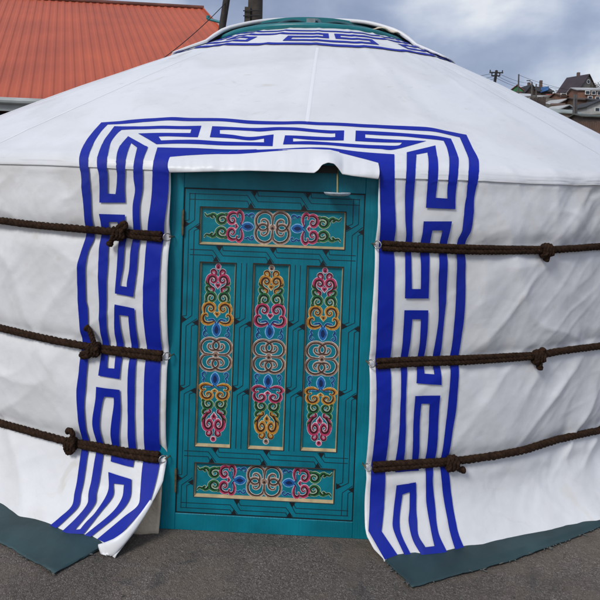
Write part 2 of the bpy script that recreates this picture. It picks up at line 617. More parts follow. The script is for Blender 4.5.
MEA = [(84.5, 535, 90.5, 537), (112.3, 512, 119.3, 513), (121.7, 498, 129.8, 498), (124, 484.5, 131.7, 479), (113.5, 483.3, 108.4, 471.9), (112.8, 496, 108, 491), (100.7, 512, 95.5, 512), (93, 522, 86, 522), (83.5, 534, 80.5, 528.8), (61, 532.3, 75, 529.5), (77.3, 516.7, 85.5, 517), (87.8, 503, 95.5, 503), (89, 493, 97, 493), (91.7, 480, 99.7, 480), (95, 455, 102.5, 455), (95.8, 438, 102, 438), (94.7, 421.7, 101.7, 421.7), (97.5, 400, 104.2, 400), (98, 385.8, 105.8, 395.8), (120.8, 389.2, 115, 396.7), (121.5, 405, 114.6, 405), (120, 430, 111.7, 430), (118.3, 447, 111, 447), (118, 455, 110.5, 461.5), (127.5, 458, 133, 467), (127.5, 447, 135, 447), (128.3, 413, 135, 413), (128.6, 385, 135.9, 385), (129.2, 365, 136.3, 365), (130.3, 340, 137.5, 340), (130.3, 322, 137, 322), (130.3, 315.3, 136.7, 307.5), (121, 314, 117.5, 303.3), (121.3, 325, 115.5, 325), (122, 340, 115.3, 340), (122, 355, 115.3, 355), (120.8, 378.3, 115.3, 368), (100, 374.7, 108, 367.5), (101.3, 357, 108, 357), (101.2, 323, 108.3, 323), (101.7, 300, 109.2, 300), (100.8, 258, 110, 258), (101, 240, 109.5, 240), (102.5, 222, 110, 226), (101.5, 213.7, 110.3, 221.8), (127, 214.5, 119.5, 221.7), (127.3, 228, 119.5, 228), (126, 250, 119.5, 250), (125, 267, 119, 267), (123, 281, 118.5, 281), (122.7, 285, 118, 292.5), (129.3, 286, 136, 296), (129.3, 281, 137.5, 281), (131.3, 267, 138.7, 267), (132, 250, 139.7, 250), (134.5, 225, 141.3, 225), (134.3, 205, 141.5, 205), (136, 190, 143.5, 190), (134.2, 176.7, 143.8, 176.7), (135, 163, 144, 162), (137.7, 149.8, 148.4, 149.2), (131.7, 145, 128.6, 138), (129.2, 151, 120.5, 148), (126.7, 160, 117.5, 160), (125.8, 176.7, 118.3, 176.7), (126, 190, 117.7, 190), (127, 202.5, 117.3, 194), (102, 202.5, 109.8, 193.5), (101.7, 176.7, 109.5, 176.7), (99, 160, 108.7, 161), (104, 144, 111, 145.5), (110.5, 134.5, 117.5, 136), (115, 128.4, 122, 132), (136.7, 128.4, 136.7, 131.2), (150, 128, 150, 131), (170, 127.7, 170, 130.6), (201.6, 127, 191.6, 130.6), (198, 138.6, 190.6, 134.4), (170, 138, 170, 134.6), (159, 138.4, 138.5, 135.2), (161.5, 142.2, 156.8, 146), (180, 141.3, 180, 145), (196, 141.2, 196, 145.4), (220, 143, 220, 146.8), (250, 143.6, 250, 147), (264, 143.8, 272.6, 147.6), (264, 140, 273.6, 136), (250, 141.8, 250, 138.4), (232, 140, 232, 136.4), (210, 138.8, 220, 135.4), (212.4, 127.6, 220, 131.6), (230, 128.6, 230, 131.6), (250, 129.4, 250, 132.4), (260, 129.4, 260, 133), (280, 128.6, 280, 131.6), (310, 130.6, 310, 133.6), (330, 132, 330, 135), (344, 132, 335, 134.8), (343.5, 142, 335, 138.6), (330, 142, 330, 138.8), (310, 141.4, 310, 138), (293, 140, 285, 137), (293, 143.2, 283, 146), (310, 142.8, 310, 146), (330, 144, 330, 146.8), (350, 145.4, 350, 148.6), (365, 146.2, 365, 149.6), (380, 146.6, 380, 150.2), (397, 146.8, 393.8, 150.8), (402, 143.8, 426, 142.5), (385, 143.6, 385, 140.2), (355, 142.6, 365, 139.2), (355.5, 132, 365, 135.6), (377.5, 132.5, 377.5, 136.2), (402.5, 134.2, 402.5, 137.5), (427.5, 136.8, 427.5, 140.5), (450.5, 140, 443, 142.5), (454, 148, 446.5, 150), (458, 161, 448.6, 161), (456, 180, 447.5, 180), (454.5, 195, 446.2, 193), (453.8, 209, 446, 198.4), (424.4, 207.6, 434.4, 197.6), (427, 180, 437, 180), (428, 165, 437.5, 165), (427, 154, 435, 147), (416, 156, 406.4, 153.6), (415, 170, 406, 170), (413.5, 190, 404.5, 190), (411, 220, 404, 220), (411, 240, 405, 240), (410, 265, 404, 265), (410, 288, 403.3, 297.5), (418.6, 288, 426.6, 297.5), (419, 265, 427, 265), (419.4, 245, 429, 245), (421, 232, 430, 234), (422, 221, 430.6, 230), (450, 221, 440.6, 230), (446.6, 240, 439, 240), (444.4, 270, 436, 270), (443.6, 300, 436.4, 300), (442, 320, 436.4, 320), (440.4, 350, 433.4, 350), (439.6, 365, 433, 365), (439.6, 383.6, 433, 373.4), (415, 382, 423.6, 373), (418, 356, 424.6, 356), (419, 330, 426, 330), (419.4, 318.4, 426.5, 309.3), (411, 318.4, 403, 309.3), (408, 360, 401, 360), (404.8, 390, 399.6, 390), (404.6, 430, 398, 430), (404, 455, 396, 455), (404, 463, 395, 472), (412.4, 463, 418.8, 470.5), (412, 455, 418.8, 455), (412, 430, 418.6, 430), (412.6, 412, 419, 412), (413.6, 394.4, 420, 402.4), (438.4, 394, 428, 402.4), (437.4, 410, 427.8, 410), (436.6, 430, 427.4, 430), (435.4, 456, 426, 456), (432.6, 470, 425.4, 470), (431.4, 480, 424.6, 480), (433, 500, 424.6, 500), (436.4, 530, 429.6, 530), (445, 549.4, 432.6, 543.6), (420, 553, 424, 545), (411.5, 538, 417, 533), (407.3, 520, 415.6, 518), (408, 508, 414.8, 508), (408.6, 490.4, 415, 481), (401.4, 493, 395.6, 484), (398.6, 516, 392, 516), (399.4, 530, 392.5, 528), (410, 553, 403.5, 553.5)]
INN = [(97.2, 539, 110, 545.5), (124, 516.7, 137, 516.7), (138, 505, 148, 505), (140.3, 493, 153, 493), (142, 470, 158, 470), (143.3, 446, 159, 446), (144.5, 413, 160, 413), (145, 380, 160.5, 380), (146, 340, 161.5, 340), (145.2, 300, 161, 300), (147, 250, 162.5, 250), (148, 233, 164, 233), (151.5, 210, 167, 210), (153, 190, 169, 190), (154.3, 165, 169.8, 172), (157.8, 149.6, 170.8, 158.6), (190, 149.8, 190, 157), (205, 150.5, 205, 156.3), (220, 151.2, 220, 155.8), (240, 151.4, 240, 155.6), (280, 150.4, 280, 152.8), (310, 149, 310, 151.8), (330, 149.6, 330, 152.8), (360, 153.4, 360, 160), (394, 155.6, 378.5, 165), (394, 172, 379.3, 178), (394, 190, 379.4, 190), (394.4, 230, 379.6, 230), (394, 240, 379.6, 240), (393.4, 270, 378, 270), (392, 320, 376, 320), (390.5, 360, 375.6, 360), (389.6, 400, 375, 400), (386, 460, 372, 460), (384, 490, 369.6, 490), (383, 510, 369, 510), (381, 530, 368, 530), (396.5, 552.8, 384, 557.8)]


def ribbon_on_cover(mb, rungs, off):
    # refine along the strip, rounding gentle bends and keeping true corners
    n_ = len(rungs)

    def mid(r):
        return Vector(((r[0] + r[2]) / 2, (r[1] + r[3]) / 2))
    soft = [False] * n_
    for i in range(1, n_ - 1):
        d0, d1 = mid(rungs[i]) - mid(rungs[i - 1]), mid(rungs[i + 1]) - mid(rungs[i])
        soft[i] = d0.length > 1e-6 and d1.length > 1e-6 and d0.angle(d1) < .62
    pts = []
    for i in range(n_ - 1):
        a, b = rungs[i], rungs[i + 1]
        ls = max(1e-6, (mid(b) - mid(a)).length)
        seg = [b[k] - a[k] for k in range(4)]
        ta = tb = seg
        if soft[i]:
            lp_ = (mid(a) - mid(rungs[i - 1])).length
            ta = [(b[k] - rungs[i - 1][k]) / (ls + lp_) * ls for k in range(4)]
        if soft[i + 1]:
            ln_ = (mid(rungs[i + 2]) - mid(b)).length
            tb = [(rungs[i + 2][k] - a[k]) / (ls + ln_) * ls for k in range(4)]
        n = max(1, int(max(math.dist(a[:2], b[:2]), math.dist(a[2:], b[2:])) / 1.6))
        for q in range(n):
            t = q / n
            h0, h1, h2, h3 = 2 * t ** 3 - 3 * t * t + 1, t ** 3 - 2 * t * t + t, -2 * t ** 3 + 3 * t * t, t ** 3 - t * t
            pts.append(tuple(h0 * a[k] + h1 * ta[k] + h2 * b[k] + h3 * tb[k] for k in range(4)))
    pts.append(rungs[-1])
    rows = []
    g = None
    for p in pts:
        row = []
        n = max(2, int(math.dist(p[:2], p[2:]) / 1.8))
        n = 6
        for k in range(n + 1):
            x, y = lerp(p[0], p[2], k / n), lerp(p[1], p[3], k / n)
            g = inv(x, y)
            row.append(SD(g[0], g[1], off + (.0022 if 1.585 < g[1] < 1.75 else 0)))
        rows.append(row)
    mb.grid(rows, 0)


bm_ = MB()
for rg, off in ((OUT, .0080), (MEA, .0081), (INN, .0082)):
    ribbon_on_cover(bm_, rg, off)
band = bm_.build('meander_band', [M_blue], yurt)

# ------------------------------------------------------------------ rolled valance over the door
va = MB()
top_tab = [(170, 158.5), (190, 156.6), (205, 155.8), (220, 155.3), (240, 155), (280, 152.2), (310, 151.2), (330, 152.2), (360, 159.3), (378, 164.5)]
bot_tab = [(170, 172.4), (190, 172), (250, 170.5), (290, 171.6), (308, 172.4), (314, 172.6), (318, 170), (322, 164.5), (328, 162.4), (334, 163.6), (338, 168), (342, 173.8), (352, 175.6), (366, 177.4), (378, 179)]
cols = []
for i in range(141):
    x = 170.6 + (377.6 - 170.6) * i / 140
    g = inv(x, interp(x, top_tab) - .6)
    A = SD(g[0], g[1], .009)
    # lower edge at the cloth's own distance, just clear of the door head
    th = g[0]
    rr = R + .045
    d = ray(x, interp(x, bot_tab))
    P0 = Vector((CX + rr * math.sin(th), CY - rr * math.cos(th), 0))
    B = EYEP + d * (P0.y / d.y)
    h = A.z - B.z
    nrm = Vector((math.sin(th), -math.cos(th), 0))
    wob = .006 * n3(x * .05, 3, 1) + .003 * n3(x * .16, 8, 2)
    mid1 = A.lerp(B, .33) + nrm * (.020 + wob)
    mid2 = A.lerp(B, .68) + nrm * (.026 + wob * 1.4)
    low = B + nrm * .010
    u1 = B - nrm * .010 + Vector((0, 0, .002))
    u2 = B - nrm * .040 + Vector((0, 0, .012))
    cols.append(catmull([A, mid1, mid2, low, u1, u2], 5))
va.grid(cols, 0, flip=True)
va.build('rolled_valance', [M_roof], yurt)
# dark sheet painting the shade in the hollow behind the valance's lifted edge
fe = MB()
rows = []
for i in range(20):
    x = 316.5 + 21.5 * i / 19
    th = inv(x, 165)[0]
    rows.append([Vector((CX + (R + .012 + .004 * n3(i * .6, z * 30, 0)) * math.sin(th), CY - (R + .012) * math.cos(th), z)) for z in (1.612, 1.617, 1.622, 1.63, 1.637, 1.645)])
fe.grid(rows, 0)
fe.build('head_hollow_shade', [M_dark], yurt)
# beige felt liner corner showing left of the door foot
ln = MB()
rows = []
for i in range(9):
    f = i / 8
    rows.append([at(lerp(lerp(130, 150, v / 8), lerp(158, 162.6, v / 8), f),
                    lerp(lerp(535.5, 477, v / 8), lerp(538.5, 477, v / 8), f), 2.551 + .018 * v / 8 - .006 * math.sin(f * 5 + v * .5)) for v in range(9)])
ln.grid(rows, 0)
lo = ln.build('felt_liner', [M_liner], yurt)
smd = lo.modifiers.new('thickness', 'SOLIDIFY')
smd.thickness = .006
smd.offset = 1

# ------------------------------------------------------------------ door
dn = Vector((math.sin(PHI), -math.cos(PHI), 0))
dt = Vector((math.cos(PHI), math.sin(PHI), 0))
dd = math.sqrt(R * R - .45 ** 2)
DC = Vector((CX, CY, 0)) + dn * dd          # centre of the sill on the door face
UP = Vector((0, 0, 1))


def D(u, v, w=0.0):
    return DC + dt * u + UP * v + dn * w


def duv(px, py, w=-.012):
    d = ray(px, py)
    o = DC + dn * w
    p = EYEP + d * ((o - EYEP).dot(dn) / d.dot(dn))
    q = p - DC
    return q.dot(dt), q.z


def rect_px(tl, tr, bl, br):
    a, b, c, d = duv(*tl), duv(*tr), duv(*bl), duv(*br)
    return (a[0] + c[0]) / 2, (b[0] + d[0]) / 2, (c[1] + d[1]) / 2, (a[1] + b[1]) / 2


lf = rect_px((183, 187.4), (366.3, 195.3), (176.3, 514.3), (351.5, 522))
W0, W1 = -.020, -.026       # frame face, leaf face


def dbox(mb, u0, u1, v0, v1, w0, w1, mi=0, bev=.002):
    b = min(bev, (u1 - u0) / 3, (v1 - v0) / 3)
    o = [(u0, v0), (u1, v0), (u1, v1), (u0, v1)]
    i = [(u0 + b, v0 + b), (u1 - b, v0 + b), (u1 - b, v1 - b), (u0 + b, v1 - b)]
    vs = [D(u, v, w0) for u, v in o] + [D(u, v, w1 - b) for u, v in o] + [D(u, v, w1) for u, v in i]
    fs = [(8, 9, 10, 11), (3, 2, 1, 0)]
    for k in range(4):
        q = (k + 1) % 4
        fs += [(k, q, 4 + q, 4 + k), (4 + k, 4 + q, 8 + q, 8 + k)]
    mb.add(vs, fs, mi)


fr = MB()
HW = .475
dbox(fr, -HW, lf[0] - .0025, .0, DH + .06, -.11, W0)
dbox(fr, lf[1] + .0025, HW, .0, DH + .06, -.11, W0)
dbox(fr, lf[0] - .0025 + .0005, lf[1] + .0025 - .0005, lf[3] + .0025, DH + .06, -.11, W0 - .0006)
dbox(fr, lf[0] - .0025 + .0005, lf[1] + .0025 - .0005, .0, lf[2] - .0025, -.11, W0 - .0006)
dframe = fr.build('door_frame', [M_tealf], yurt, smooth=False)

panels_px = [((198.5, 206.8), (346.6, 211.2), (198.5, 245.3), (345.5, 250.6), 'h'),
             ((198.2, 262.2), (236.1, 262.8), (194.3, 448.5), (230.6, 449.4), 'a'),
             ((251.5, 263.7), (290.5, 264.4), (247.5, 451.3), (283.9, 451.8), 'b'),
             ((306.1, 265.9), (344.8, 267), (300.2, 452.2), (336.5, 454.5), 'a'),
             ((193.2, 463.5), (335.4, 470.3), (192.8, 499), (334.5, 505.6), 'h')]
prs = [rect_px(*p[:4]) for p in panels_px]
door = MB()
# leaf made of boards with true openings for the panels: fill the grid cells that are not panel
us = sorted({lf[0], lf[1]} | {p[0] for p in prs} | {p[1] for p in prs})
vs_ = sorted({lf[2], lf[3]} | {p[2] for p in prs} | {p[3] for p in prs})
for a, b in zip(us, us[1:]):
    for c, e in zip(vs_, vs_[1:]):
        m_u, m_v = (a + b) / 2, (c + e) / 2
        if any(p[0] < m_u < p[1] and p[2] < m_v < p[3] for p in prs):
            continue
        door.quad(D(a, c, W1), D(b, c, W1), D(b, e, W1), D(a, e, W1), 0)
# outer returns and back of the leaf
a, b, c, e = lf
door.quad(D(a, c, W1), D(a, e, W1), D(a, e, W1 - .045), D(a, c, W1 - .045), 0)
door.quad(D(b, c, W1), D(b, e, W1), D(b, e, W1 - .045), D(b, c, W1 - .045), 0)
door.quad(D(a, c, W1), D(b, c, W1), D(b, c, W1 - .045), D(a, c, W1 - .045), 0)
door.quad(D(a, e, W1), D(b, e, W1), D(b, e, W1 - .045), D(a, e, W1 - .045), 0)
door.quad(D(a, c, W1 - .045), D(b, c, W1 - .045), D(b, e, W1 - .045), D(a, e, W1 - .045), 0)
WG = W1 + .0008
gcount = [0]


def groove(p, q, wd=.0031, mi=1):  # flat dark strip, painted shade in place of a cut recess
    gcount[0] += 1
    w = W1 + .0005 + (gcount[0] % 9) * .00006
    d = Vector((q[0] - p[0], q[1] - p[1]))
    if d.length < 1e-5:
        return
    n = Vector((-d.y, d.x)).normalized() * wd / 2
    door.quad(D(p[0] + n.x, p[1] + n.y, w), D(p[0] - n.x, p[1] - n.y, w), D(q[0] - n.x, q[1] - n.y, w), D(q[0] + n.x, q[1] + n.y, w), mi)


def tri(c, along, inward, size=.027, h=.023):
    gcount[0] += 1
    w = W1 + .0012 + (gcount[0] % 9) * .00006
    a = Vector(along) * size / 2
    i = Vector(inward) * h
    c = Vector(c)
    door.add([D(c.x - a.x, c.y - a.y, w), D(c.x + a.x, c.y + a.y, w), D(c.x + i.x, c.y + i.y, w)], [(0, 1, 2)], 2)


def lane_lines(axis, lo, hi, o, i, crosses):
    wdt = i - o
    la, lb = o + wdt * .30, o + wdt * .62

    def P(al, ac):
        return (al, ac) if axis == 'h' else (ac, al)
    cuts = sorted(crosses)
    prev_a, prev_b = lo, lo
    sgn = 1
    for (co_, ci_) in cuts:
        lo_, hi_ = min(co_, ci_), max(co_, ci_)
        c0, c1 = lo_ - .016, hi_ + .016
        groove(P(prev_a, la), P(c0, la))
        groove(P(prev_b, lb), P(c0 + (.0 if co_ > ci_ else .0), lb))
        if co_ > ci_:
            groove(P(c0, la), P(hi_ + .004, i - wdt * .06))
            groove(P(lo_ - .004, o + wdt * .98), P(lo_ - .016, lb))
            groove(P(lo_ - .002, o + wdt * .04), P(c1, lb))
            groove(P(hi_ + .012, o + wdt * .02), P(c1, la))
        else:
            groove(P(c0, lb), P(hi_ + .004, o + wdt * .06))
            groove(P(lo_ + .0, i - wdt * .04), P(c1, la))
            groove(P(c0, la), P(lo_ - .004, o + wdt * .02))
            groove(P(hi_ + .004, i - wdt * .02), P(c1, lb))
        prev_a = prev_b = c1
        # flat black triangles painting the dark of the pattern's holes
        s = 1 if i > o else -1
        al = (1, 0) if axis == 'h' else (0, 1)
        iw = (0, s) if axis == 'h' else (s, 0)
        tri(P(co_, o + s * .001), al, iw)
        tri(P(ci_, i - s * .001), al, (-iw[0], -iw[1]))
    groove(P(prev_a, la), P(hi, la))
    groove(P(prev_b, lb), P(hi, lb))


def U(px, py):
    return duv(px, py)[0]


def V(px, py):
    return duv(px, py)[1]


p_t, p1, p2, p3, p_b = prs
lane_lines('h', lf[0] + .02, lf[1] - .02, lf[3], p_t[3], [(U(254.3, 194), U(250.6, 205)), (U(308, 195), U(304, 207))])
lane_lines('h', lf[0] + .02, lf[1] - .02, lf[2], p_b[2], [(U(233.2, 514), U(236.5, 504.5)), (U(289, 518), U(292, 507))])
lane_lines('v', lf[2] + .02, lf[3] - .02, lf[0], p1[0], [(V(185, 223.7), V(196, 227.3)), (V(182.4, 319.6), V(194.3, 323.3)), (V(180.5, 389.5), V(192, 391.7)), (V(179, 479.4), V(190, 483.6))])
lane_lines('v', lf[2] + .02, lf[3] - .02, lf[1], p3[1], [(V(360.8, 232.5), V(349, 228)), (V(357, 330), V(345, 327)), (V(354.5, 398), V(343, 394.4)), (V(348.8, 491.3), V(338.2, 487.7))])
mtop = (p1[3] + p2[3] + p3[3]) / 3
lane_lines('h', lf[0] + .03, lf[1] - .03, p_t[2], mtop, [(U(219, 247.5), U(215.4, 258)), (U(273, 250), U(269.5, 259.6)), (U(326, 253), U(322.8, 262))])
mbot = (p1[2] + p2[2] + p3[2]) / 3
lane_lines('h', lf[0] + .03, lf[1] - .03, mbot, p_b[3], [(U(214.8, 452.5), U(211, 462)), (U(266.3, 455), U(263, 463.8)), (U(321.3, 456.9), U(317.6, 467))])
lane_lines('v', p1[2], p1[3], p1[1], p2[0], [(V(237.4, 322.3), V(248.4, 325)), (V(235, 389.8), V(245.3, 393))])
lane_lines('v', p1[2], p1[3], p2[1], p3[0], [(V(291, 325), V(301.5, 327.8)), (V(288.8, 391.7), V(299.3, 395))])
# black strips painting the shadow in the gap round the leaf
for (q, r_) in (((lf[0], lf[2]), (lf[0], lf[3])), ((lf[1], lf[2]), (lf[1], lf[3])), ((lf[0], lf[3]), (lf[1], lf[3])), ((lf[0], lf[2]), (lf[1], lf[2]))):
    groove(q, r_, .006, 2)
leaf = door.build('door_leaf', [M_teal, M_groove, M_black], yurt, smooth=False)

# ---- carved ornament strokes (units: pixels of the photo on the door face, about 4.3 mm)
K = .00437


def ribbon2(pts, wid, inner=0):
    L_, R_ = [], []
    n = len(pts)
    for i in range(n):
        a, b = pts[max(i - 1, 0)], pts[min(i + 1, n - 1)]
        d = Vector((b[0] - a[0], b[1] - a[1]))
        d = d.normalized() if d.length > 1e-9 else Vector((1, 0))
        nn = Vector((-d.y, d.x))
        L_.append((pts[i][0] + nn.x * wid[i] / 2, pts[i][1] + nn.y * wid[i] / 2))
        R_.append((pts[i][0] - nn.x * wid[i] / 2, pts[i][1] - nn.y * wid[i] / 2))
    return L_, R_


class Orn:
    def __init__(s, fn):
        s.mb = MB()
        s.fn = fn          # maps motif (x, y) to door (u, v)
        s.k = 0

    def lift(s, base):
        s.k += 1
        return base + (s.k % 17) * .00003

    def strip(s, pts, wid, cname, z):
        L_, R_ = ribbon2(pts, wid)
        i = ONAMES.index(cname)
        s.mb.grid([[D(*s.fn(*a), z), D(*s.fn(*b), z)] for a, b in zip(L_, R_)], i)

    def poly(s, pts, cname, z):
        s.mb.add([D(*s.fn(*p), z) for p in pts], [tuple(range(len(pts)))], ONAMES.index(cname))

    def ring(s, pts, cname, z, o=.75):
        # outline ribbon round a closed shape
        P = pts + [pts[0], pts[1]]
        s.strip(P, [o] * len(P), cname, z)

    def stroke(s, ctrl, w, colr, side=1, outl=None, o=.72):
        w = [q * 1.06 for q in w]
        o = o * .72
        pts = [(p.x, p.y) for p in catmull([(x, y, 0) for x, y in ctrl], 6)]
        n = len(pts)
        wid = [interp(i / (n - 1) * (len(w) - 1), list(enumerate(w))) for i in range(n)]
        out = outl or {'red': 'redo', 'gold': 'goldo', 'green': 'greeno', 'blue': 'blueo', 'beige': 'white'}[colr]
        zb = PF + .0006
        s.strip(pts, [x + 2 * o for x in wid], out, s.lift(zb))
        # round the start of the outline
        c, r = pts[0], wid[0] / 2 + o
        s.poly([(c[0] + r * math.cos(q), c[1] + r * math.sin(q)) for q in [k * PI / 6 for k in range(12)]], out, s.lift(zb))
        c2, r2 = pts[-1], wid[-1] / 2 + o
        s.poly([(c2[0] + r2 * math.cos(q), c2[1] + r2 * math.sin(q)) for q in [k * PI / 6 for k in range(12)]], out, s.lift(zb))
        s.strip(pts, wid, colr, s.lift(zb + .0008))
        r = wid[0] / 2
        s.poly([(c[0] + r * math.cos(q), c[1] + r * math.sin(q)) for q in [k * PI / 6 for k in range(12)]], colr, s.lift(zb + .0008))
        # dark painted inner half
        L_, R_ = ribbon2(pts, [x * .46 for x in wid])
        E = L_ if side > 0 else R_
        s.strip(E, [max(.15, x * .46) for x in wid], colr + 'd', s.lift(zb + .0015))

    def disc(s, c, r, colr, outl, dark=True):
        cc = [k * PI / 8 for k in range(16)]
        zb = PF + .0006
        s.poly([(c[0] + (r + .8) * math.cos(q), c[1] + (r + .8) * math.sin(q)) for q in cc], outl, s.lift(zb))
        s.poly([(c[0] + r * math.cos(q), c[1] + r * math.sin(q)) for q in cc], colr, s.lift(zb + .0008))
        if dark:
            s.poly([(c[0] + r * .45 * math.cos(q), c[1] - r * .25 + r * .45 * math.sin(q)) for q in cc], colr + 'd', s.lift(zb + .0015))


PF = W1 - .010     # panel field


def half_motif(orn, cols, upto=100, hcol=None):
    heart, grn, cloud = cols
    for mx in (1, -1):
        f0 = orn.fn
        orn.fn = (lambda f: (lambda x, y: f(mx * x, y)))(f0)
        sd = 1
        # interlaced beige loops
        orn.stroke([(2.8, .2), (8, .4), (12.5, 1.2), (15.6, 5.4), (15.2, 10.4), (12, 14.4), (7, 16), (2.2, 15.2), (-2, 12.4), (-3.4, 9), (-2, 5.6), (2, 4), (6, 4.8), (8.2, 7.5), (7.4, 10.2), (5, 10.6)],
                   [.8, 1.2, 2.0, 2.4, 2.5, 2.5, 2.5, 2.5, 2.3, 2.2, 2.1, 2, 1.8, 1.6, 1.2, .8], 'beige', sd)
        # blue side curls
        orn.stroke([(11.4, 28.6), (12.6, 26.2), (11, 24.2), (13, 22.4), (13.4, 19.6), (11.2, 18), (9.4, 19.6), (10.4, 21.2)], [.8, 1.6, 1.3, 1.5, 1.4, 1.2, .9, .6], 'blue', -1, o=.5)
        # cloud: lower and upper scroll
        orn.stroke([(2.6, 33), (8, 30.9), (13, 32), (15, 36), (13.6, 39.8), (10.8, 40.4), (9.9, 38.4)], [1.8, 3, 3.6, 3.6, 3, 1.8, 1], cloud, sd)
        orn.stroke([(13.2, 41.6), (13.8, 46.2), (11.4, 50.4), (7, 51.3), (3.4, 48.8), (3.1, 45.4), (5.6, 43.4), (8.2, 44.6), (8, 47), (6.6, 47.2)], [2, 3.2, 3.6, 3.7, 3.4, 2.8, 2, 1.5, 1.1, .7], cloud, sd)
        orn.stroke([(1.2, 31.6), (4, 35), (9.2, 34.6)], [1.6, 1.8, .8], 'blue', sd, o=.6)
        # green scroll and leaf tuft
        orn.stroke([(11.3, 54), (11.7, 57.6), (9.4, 61.2), (5.6, 61.7), (2.6, 59), (2.8, 55.4), (5.6, 53.6), (8.4, 55.2), (8, 58), (6.4, 58.2)], [1.6, 2.8, 3.2, 3.4, 3, 2.6, 2, 1.5, 1.1, .7], grn, sd)
        orn.stroke([(10.2, 53.2), (12.6, 52.4), (12.8, 54.6)], [1, 1.4, .6], grn, sd, o=.5)
        orn.stroke([(8.4, 62.6), (11, 64.4), (11.6, 67.2), (9.4, 68.4), (8.2, 66.8)], [2.6, 2.8, 2.4, 1.6, .8], grn, sd, o=.55)
        orn.stroke([(7.4, 66.6), (9.4, 69.6), (12, 71.4), (12.2, 73.6)] if hcol is None else [(8.4, 66.8), (10.5, 69), (9.6, 72.5), (12.4, 74.6)], [2.4, 2.6, 1.8, .9], grn, sd, o=.55)
        if upto > 80:
            orn.stroke([(4.6, 63.4), (4.2, 66), (6.6, 67.2), (9.6, 69.9), (10.6, 74), (8.9, 78), (5.1, 79.2), (2, 77), (2, 73.7), (4.7, 72.2), (7, 73.8), (6.4, 76), (5, 76)],
                       [2, 2.6, 3, 3.2, 3.6, 3.6, 3.4, 3, 2.5, 2, 1.5, 1, .7], heart, sd)
            orn.stroke([(2.6, 80), (2.4, 82.6), (4.2, 84.6), (6.6, 83.8), (6.8, 81.8), (5.4, 81.4)], [1.8, 2.5, 2.6, 2.1, 1.5, .9], heart, sd, o=.6)
        orn.fn = f0
    lo_ = [(0, 18.2), (2.6, 20.6), (4, 24.2), (3.6, 27.6), (1.6, 30.6), (-.4, 31.6), (-2.8, 29), (-4, 25), (-2.8, 20.8)]
    lp = [(p.x, p.y) for p in catmull([(x, y, 0) for x, y in lo_ + [lo_[0]]], 5)][:-1]
    orn.poly([(x * 1.26, 25 + (y - 25) * 1.17) for x, y in lp], 'blueo', orn.lift(PF + .0010))
    orn.poly(lp, 'blue', orn.lift(PF + .0018))
    orn.poly([(x * .5, 25 + (y - 25) * .6) for x, y in lp], 'blued', orn.lift(PF + .0026))
    for cy_, c_ in ((41.6, cloud),) + (((70.2, heart),) if upto > 80 else ()):
        h = [(0, cy_ - 3.6), (2.8, cy_ - .4), (1.6, cy_ + 1.8), (0, cy_ + .8), (-1.6, cy_ + 1.8), (-2.8, cy_ - .4)]
        orn.poly([(x * 1.4, cy_ + (y - cy_) * 1.35) for x, y in h], {'red': 'redo', 'gold': 'goldo'}[c_], orn.lift(PF + .0006))
        orn.poly(h, c_, orn.lift(PF + .0016))
        orn.poly([(x * .45, cy_ - .5 + (y - cy_) * .45) for x, y in h], c_ + 'd', orn.lift(PF + .0024))
    if upto > 80:
        b = 'beige' if heart == 'gold' else 'red'
        orn.disc((0, 88.2), 2.4, b, 'white' if b == 'beige' else 'redo')


low_map = [(0, 0), (16, 16), (31, 30.5), (42, 37), (52, 45.5), (57, 50), (68, 60), (75, 71), (81.5, 78.6), (88.2, 85.6), (100, 97)]
hor_map = [(0, 0), (16, 17), (31, 30.5), (42, 37), (52, 45.5), (57, 51), (68, 62), (75, 69)]
for (pp, rct) in zip(panels_px, prs):
    kind = pp[4]
    u0, u1, v0, v1 = rct
    pm = Orn(None)
    mb = pm.mb
    nb = len(ONAMES)
    TM, DK, GD = nb, nb + 1, nb + 2
    e1, e2 = .0045, .0045
    # dark raised outer moulding, then a gilt slope down to the sunk field
    o = [(u0, v0), (u1, v0), (u1, v1), (u0, v1)]

    def ins(d, db=None):
        db = d if db is None else db
        return [(u0 + d, v0 + db), (u1 - d, v0 + db), (u1 - d, v1 - d), (u0 + d, v1 - d)]
    A, B_, C_, E_ = o, ins(.0022), ins(.0042), ins(.0085, .0125)
    for k in range(4):
        q = (k + 1) % 4
        mb.quad(D(*A[k], W1), D(*A[q], W1), D(*B_[q], W1 + .004), D(*B_[k], W1 + .004), DK)
        mb.quad(D(*B_[k], W1 + .004), D(*B_[q], W1 + .004), D(*C_[q], W1 + .003), D(*C_[k], W1 + .003), DK)
        mb.quad(D(*C_[k], W1 + .003), D(*C_[q], W1 + .003), D(*E_[q], PF), D(*E_[k], PF), GD)
    mb.quad(*[D(*p, PF) for p in E_], TM)
    uc, vc = (u0 + u1) / 2, (v0 + v1) / 2
    if kind == 'h':
        vc += .002
        for sgn in (1, -1):
            pm.fn = (lambda s_: (lambda x, y: (uc + s_ * interp(y, hor_map) * K, vc + x * K * .98)))(sgn)
            half_motif(pm, ('red', 'green', 'red'), 70, 1)
    else:
        cs_ = ('red', 'green', 'gold') if kind == 'a' else ('gold', 'green', 'red')
        ks = (v1 - v0) / ((448.5 - 262.2) * K)
        vc = v1 - 93.0 * K * ks
        pm.fn = lambda x, y: (uc + x * K * .98, vc + y * K * ks)
        half_motif(pm, cs_)
        pm.fn = lambda x, y: (uc + x * K * .98, vc - interp(y, low_map) * K * ks)
        half_motif(pm, cs_)
    pm.fn = lambda x, y: (uc + x * K, vc + y * K)
    pm.disc((0, 0), 2.9, 'beige', 'white')
    mb.build('door_panel', OMATS + [M_tealp, M_dkedge, M_gold], leaf, smooth=False)

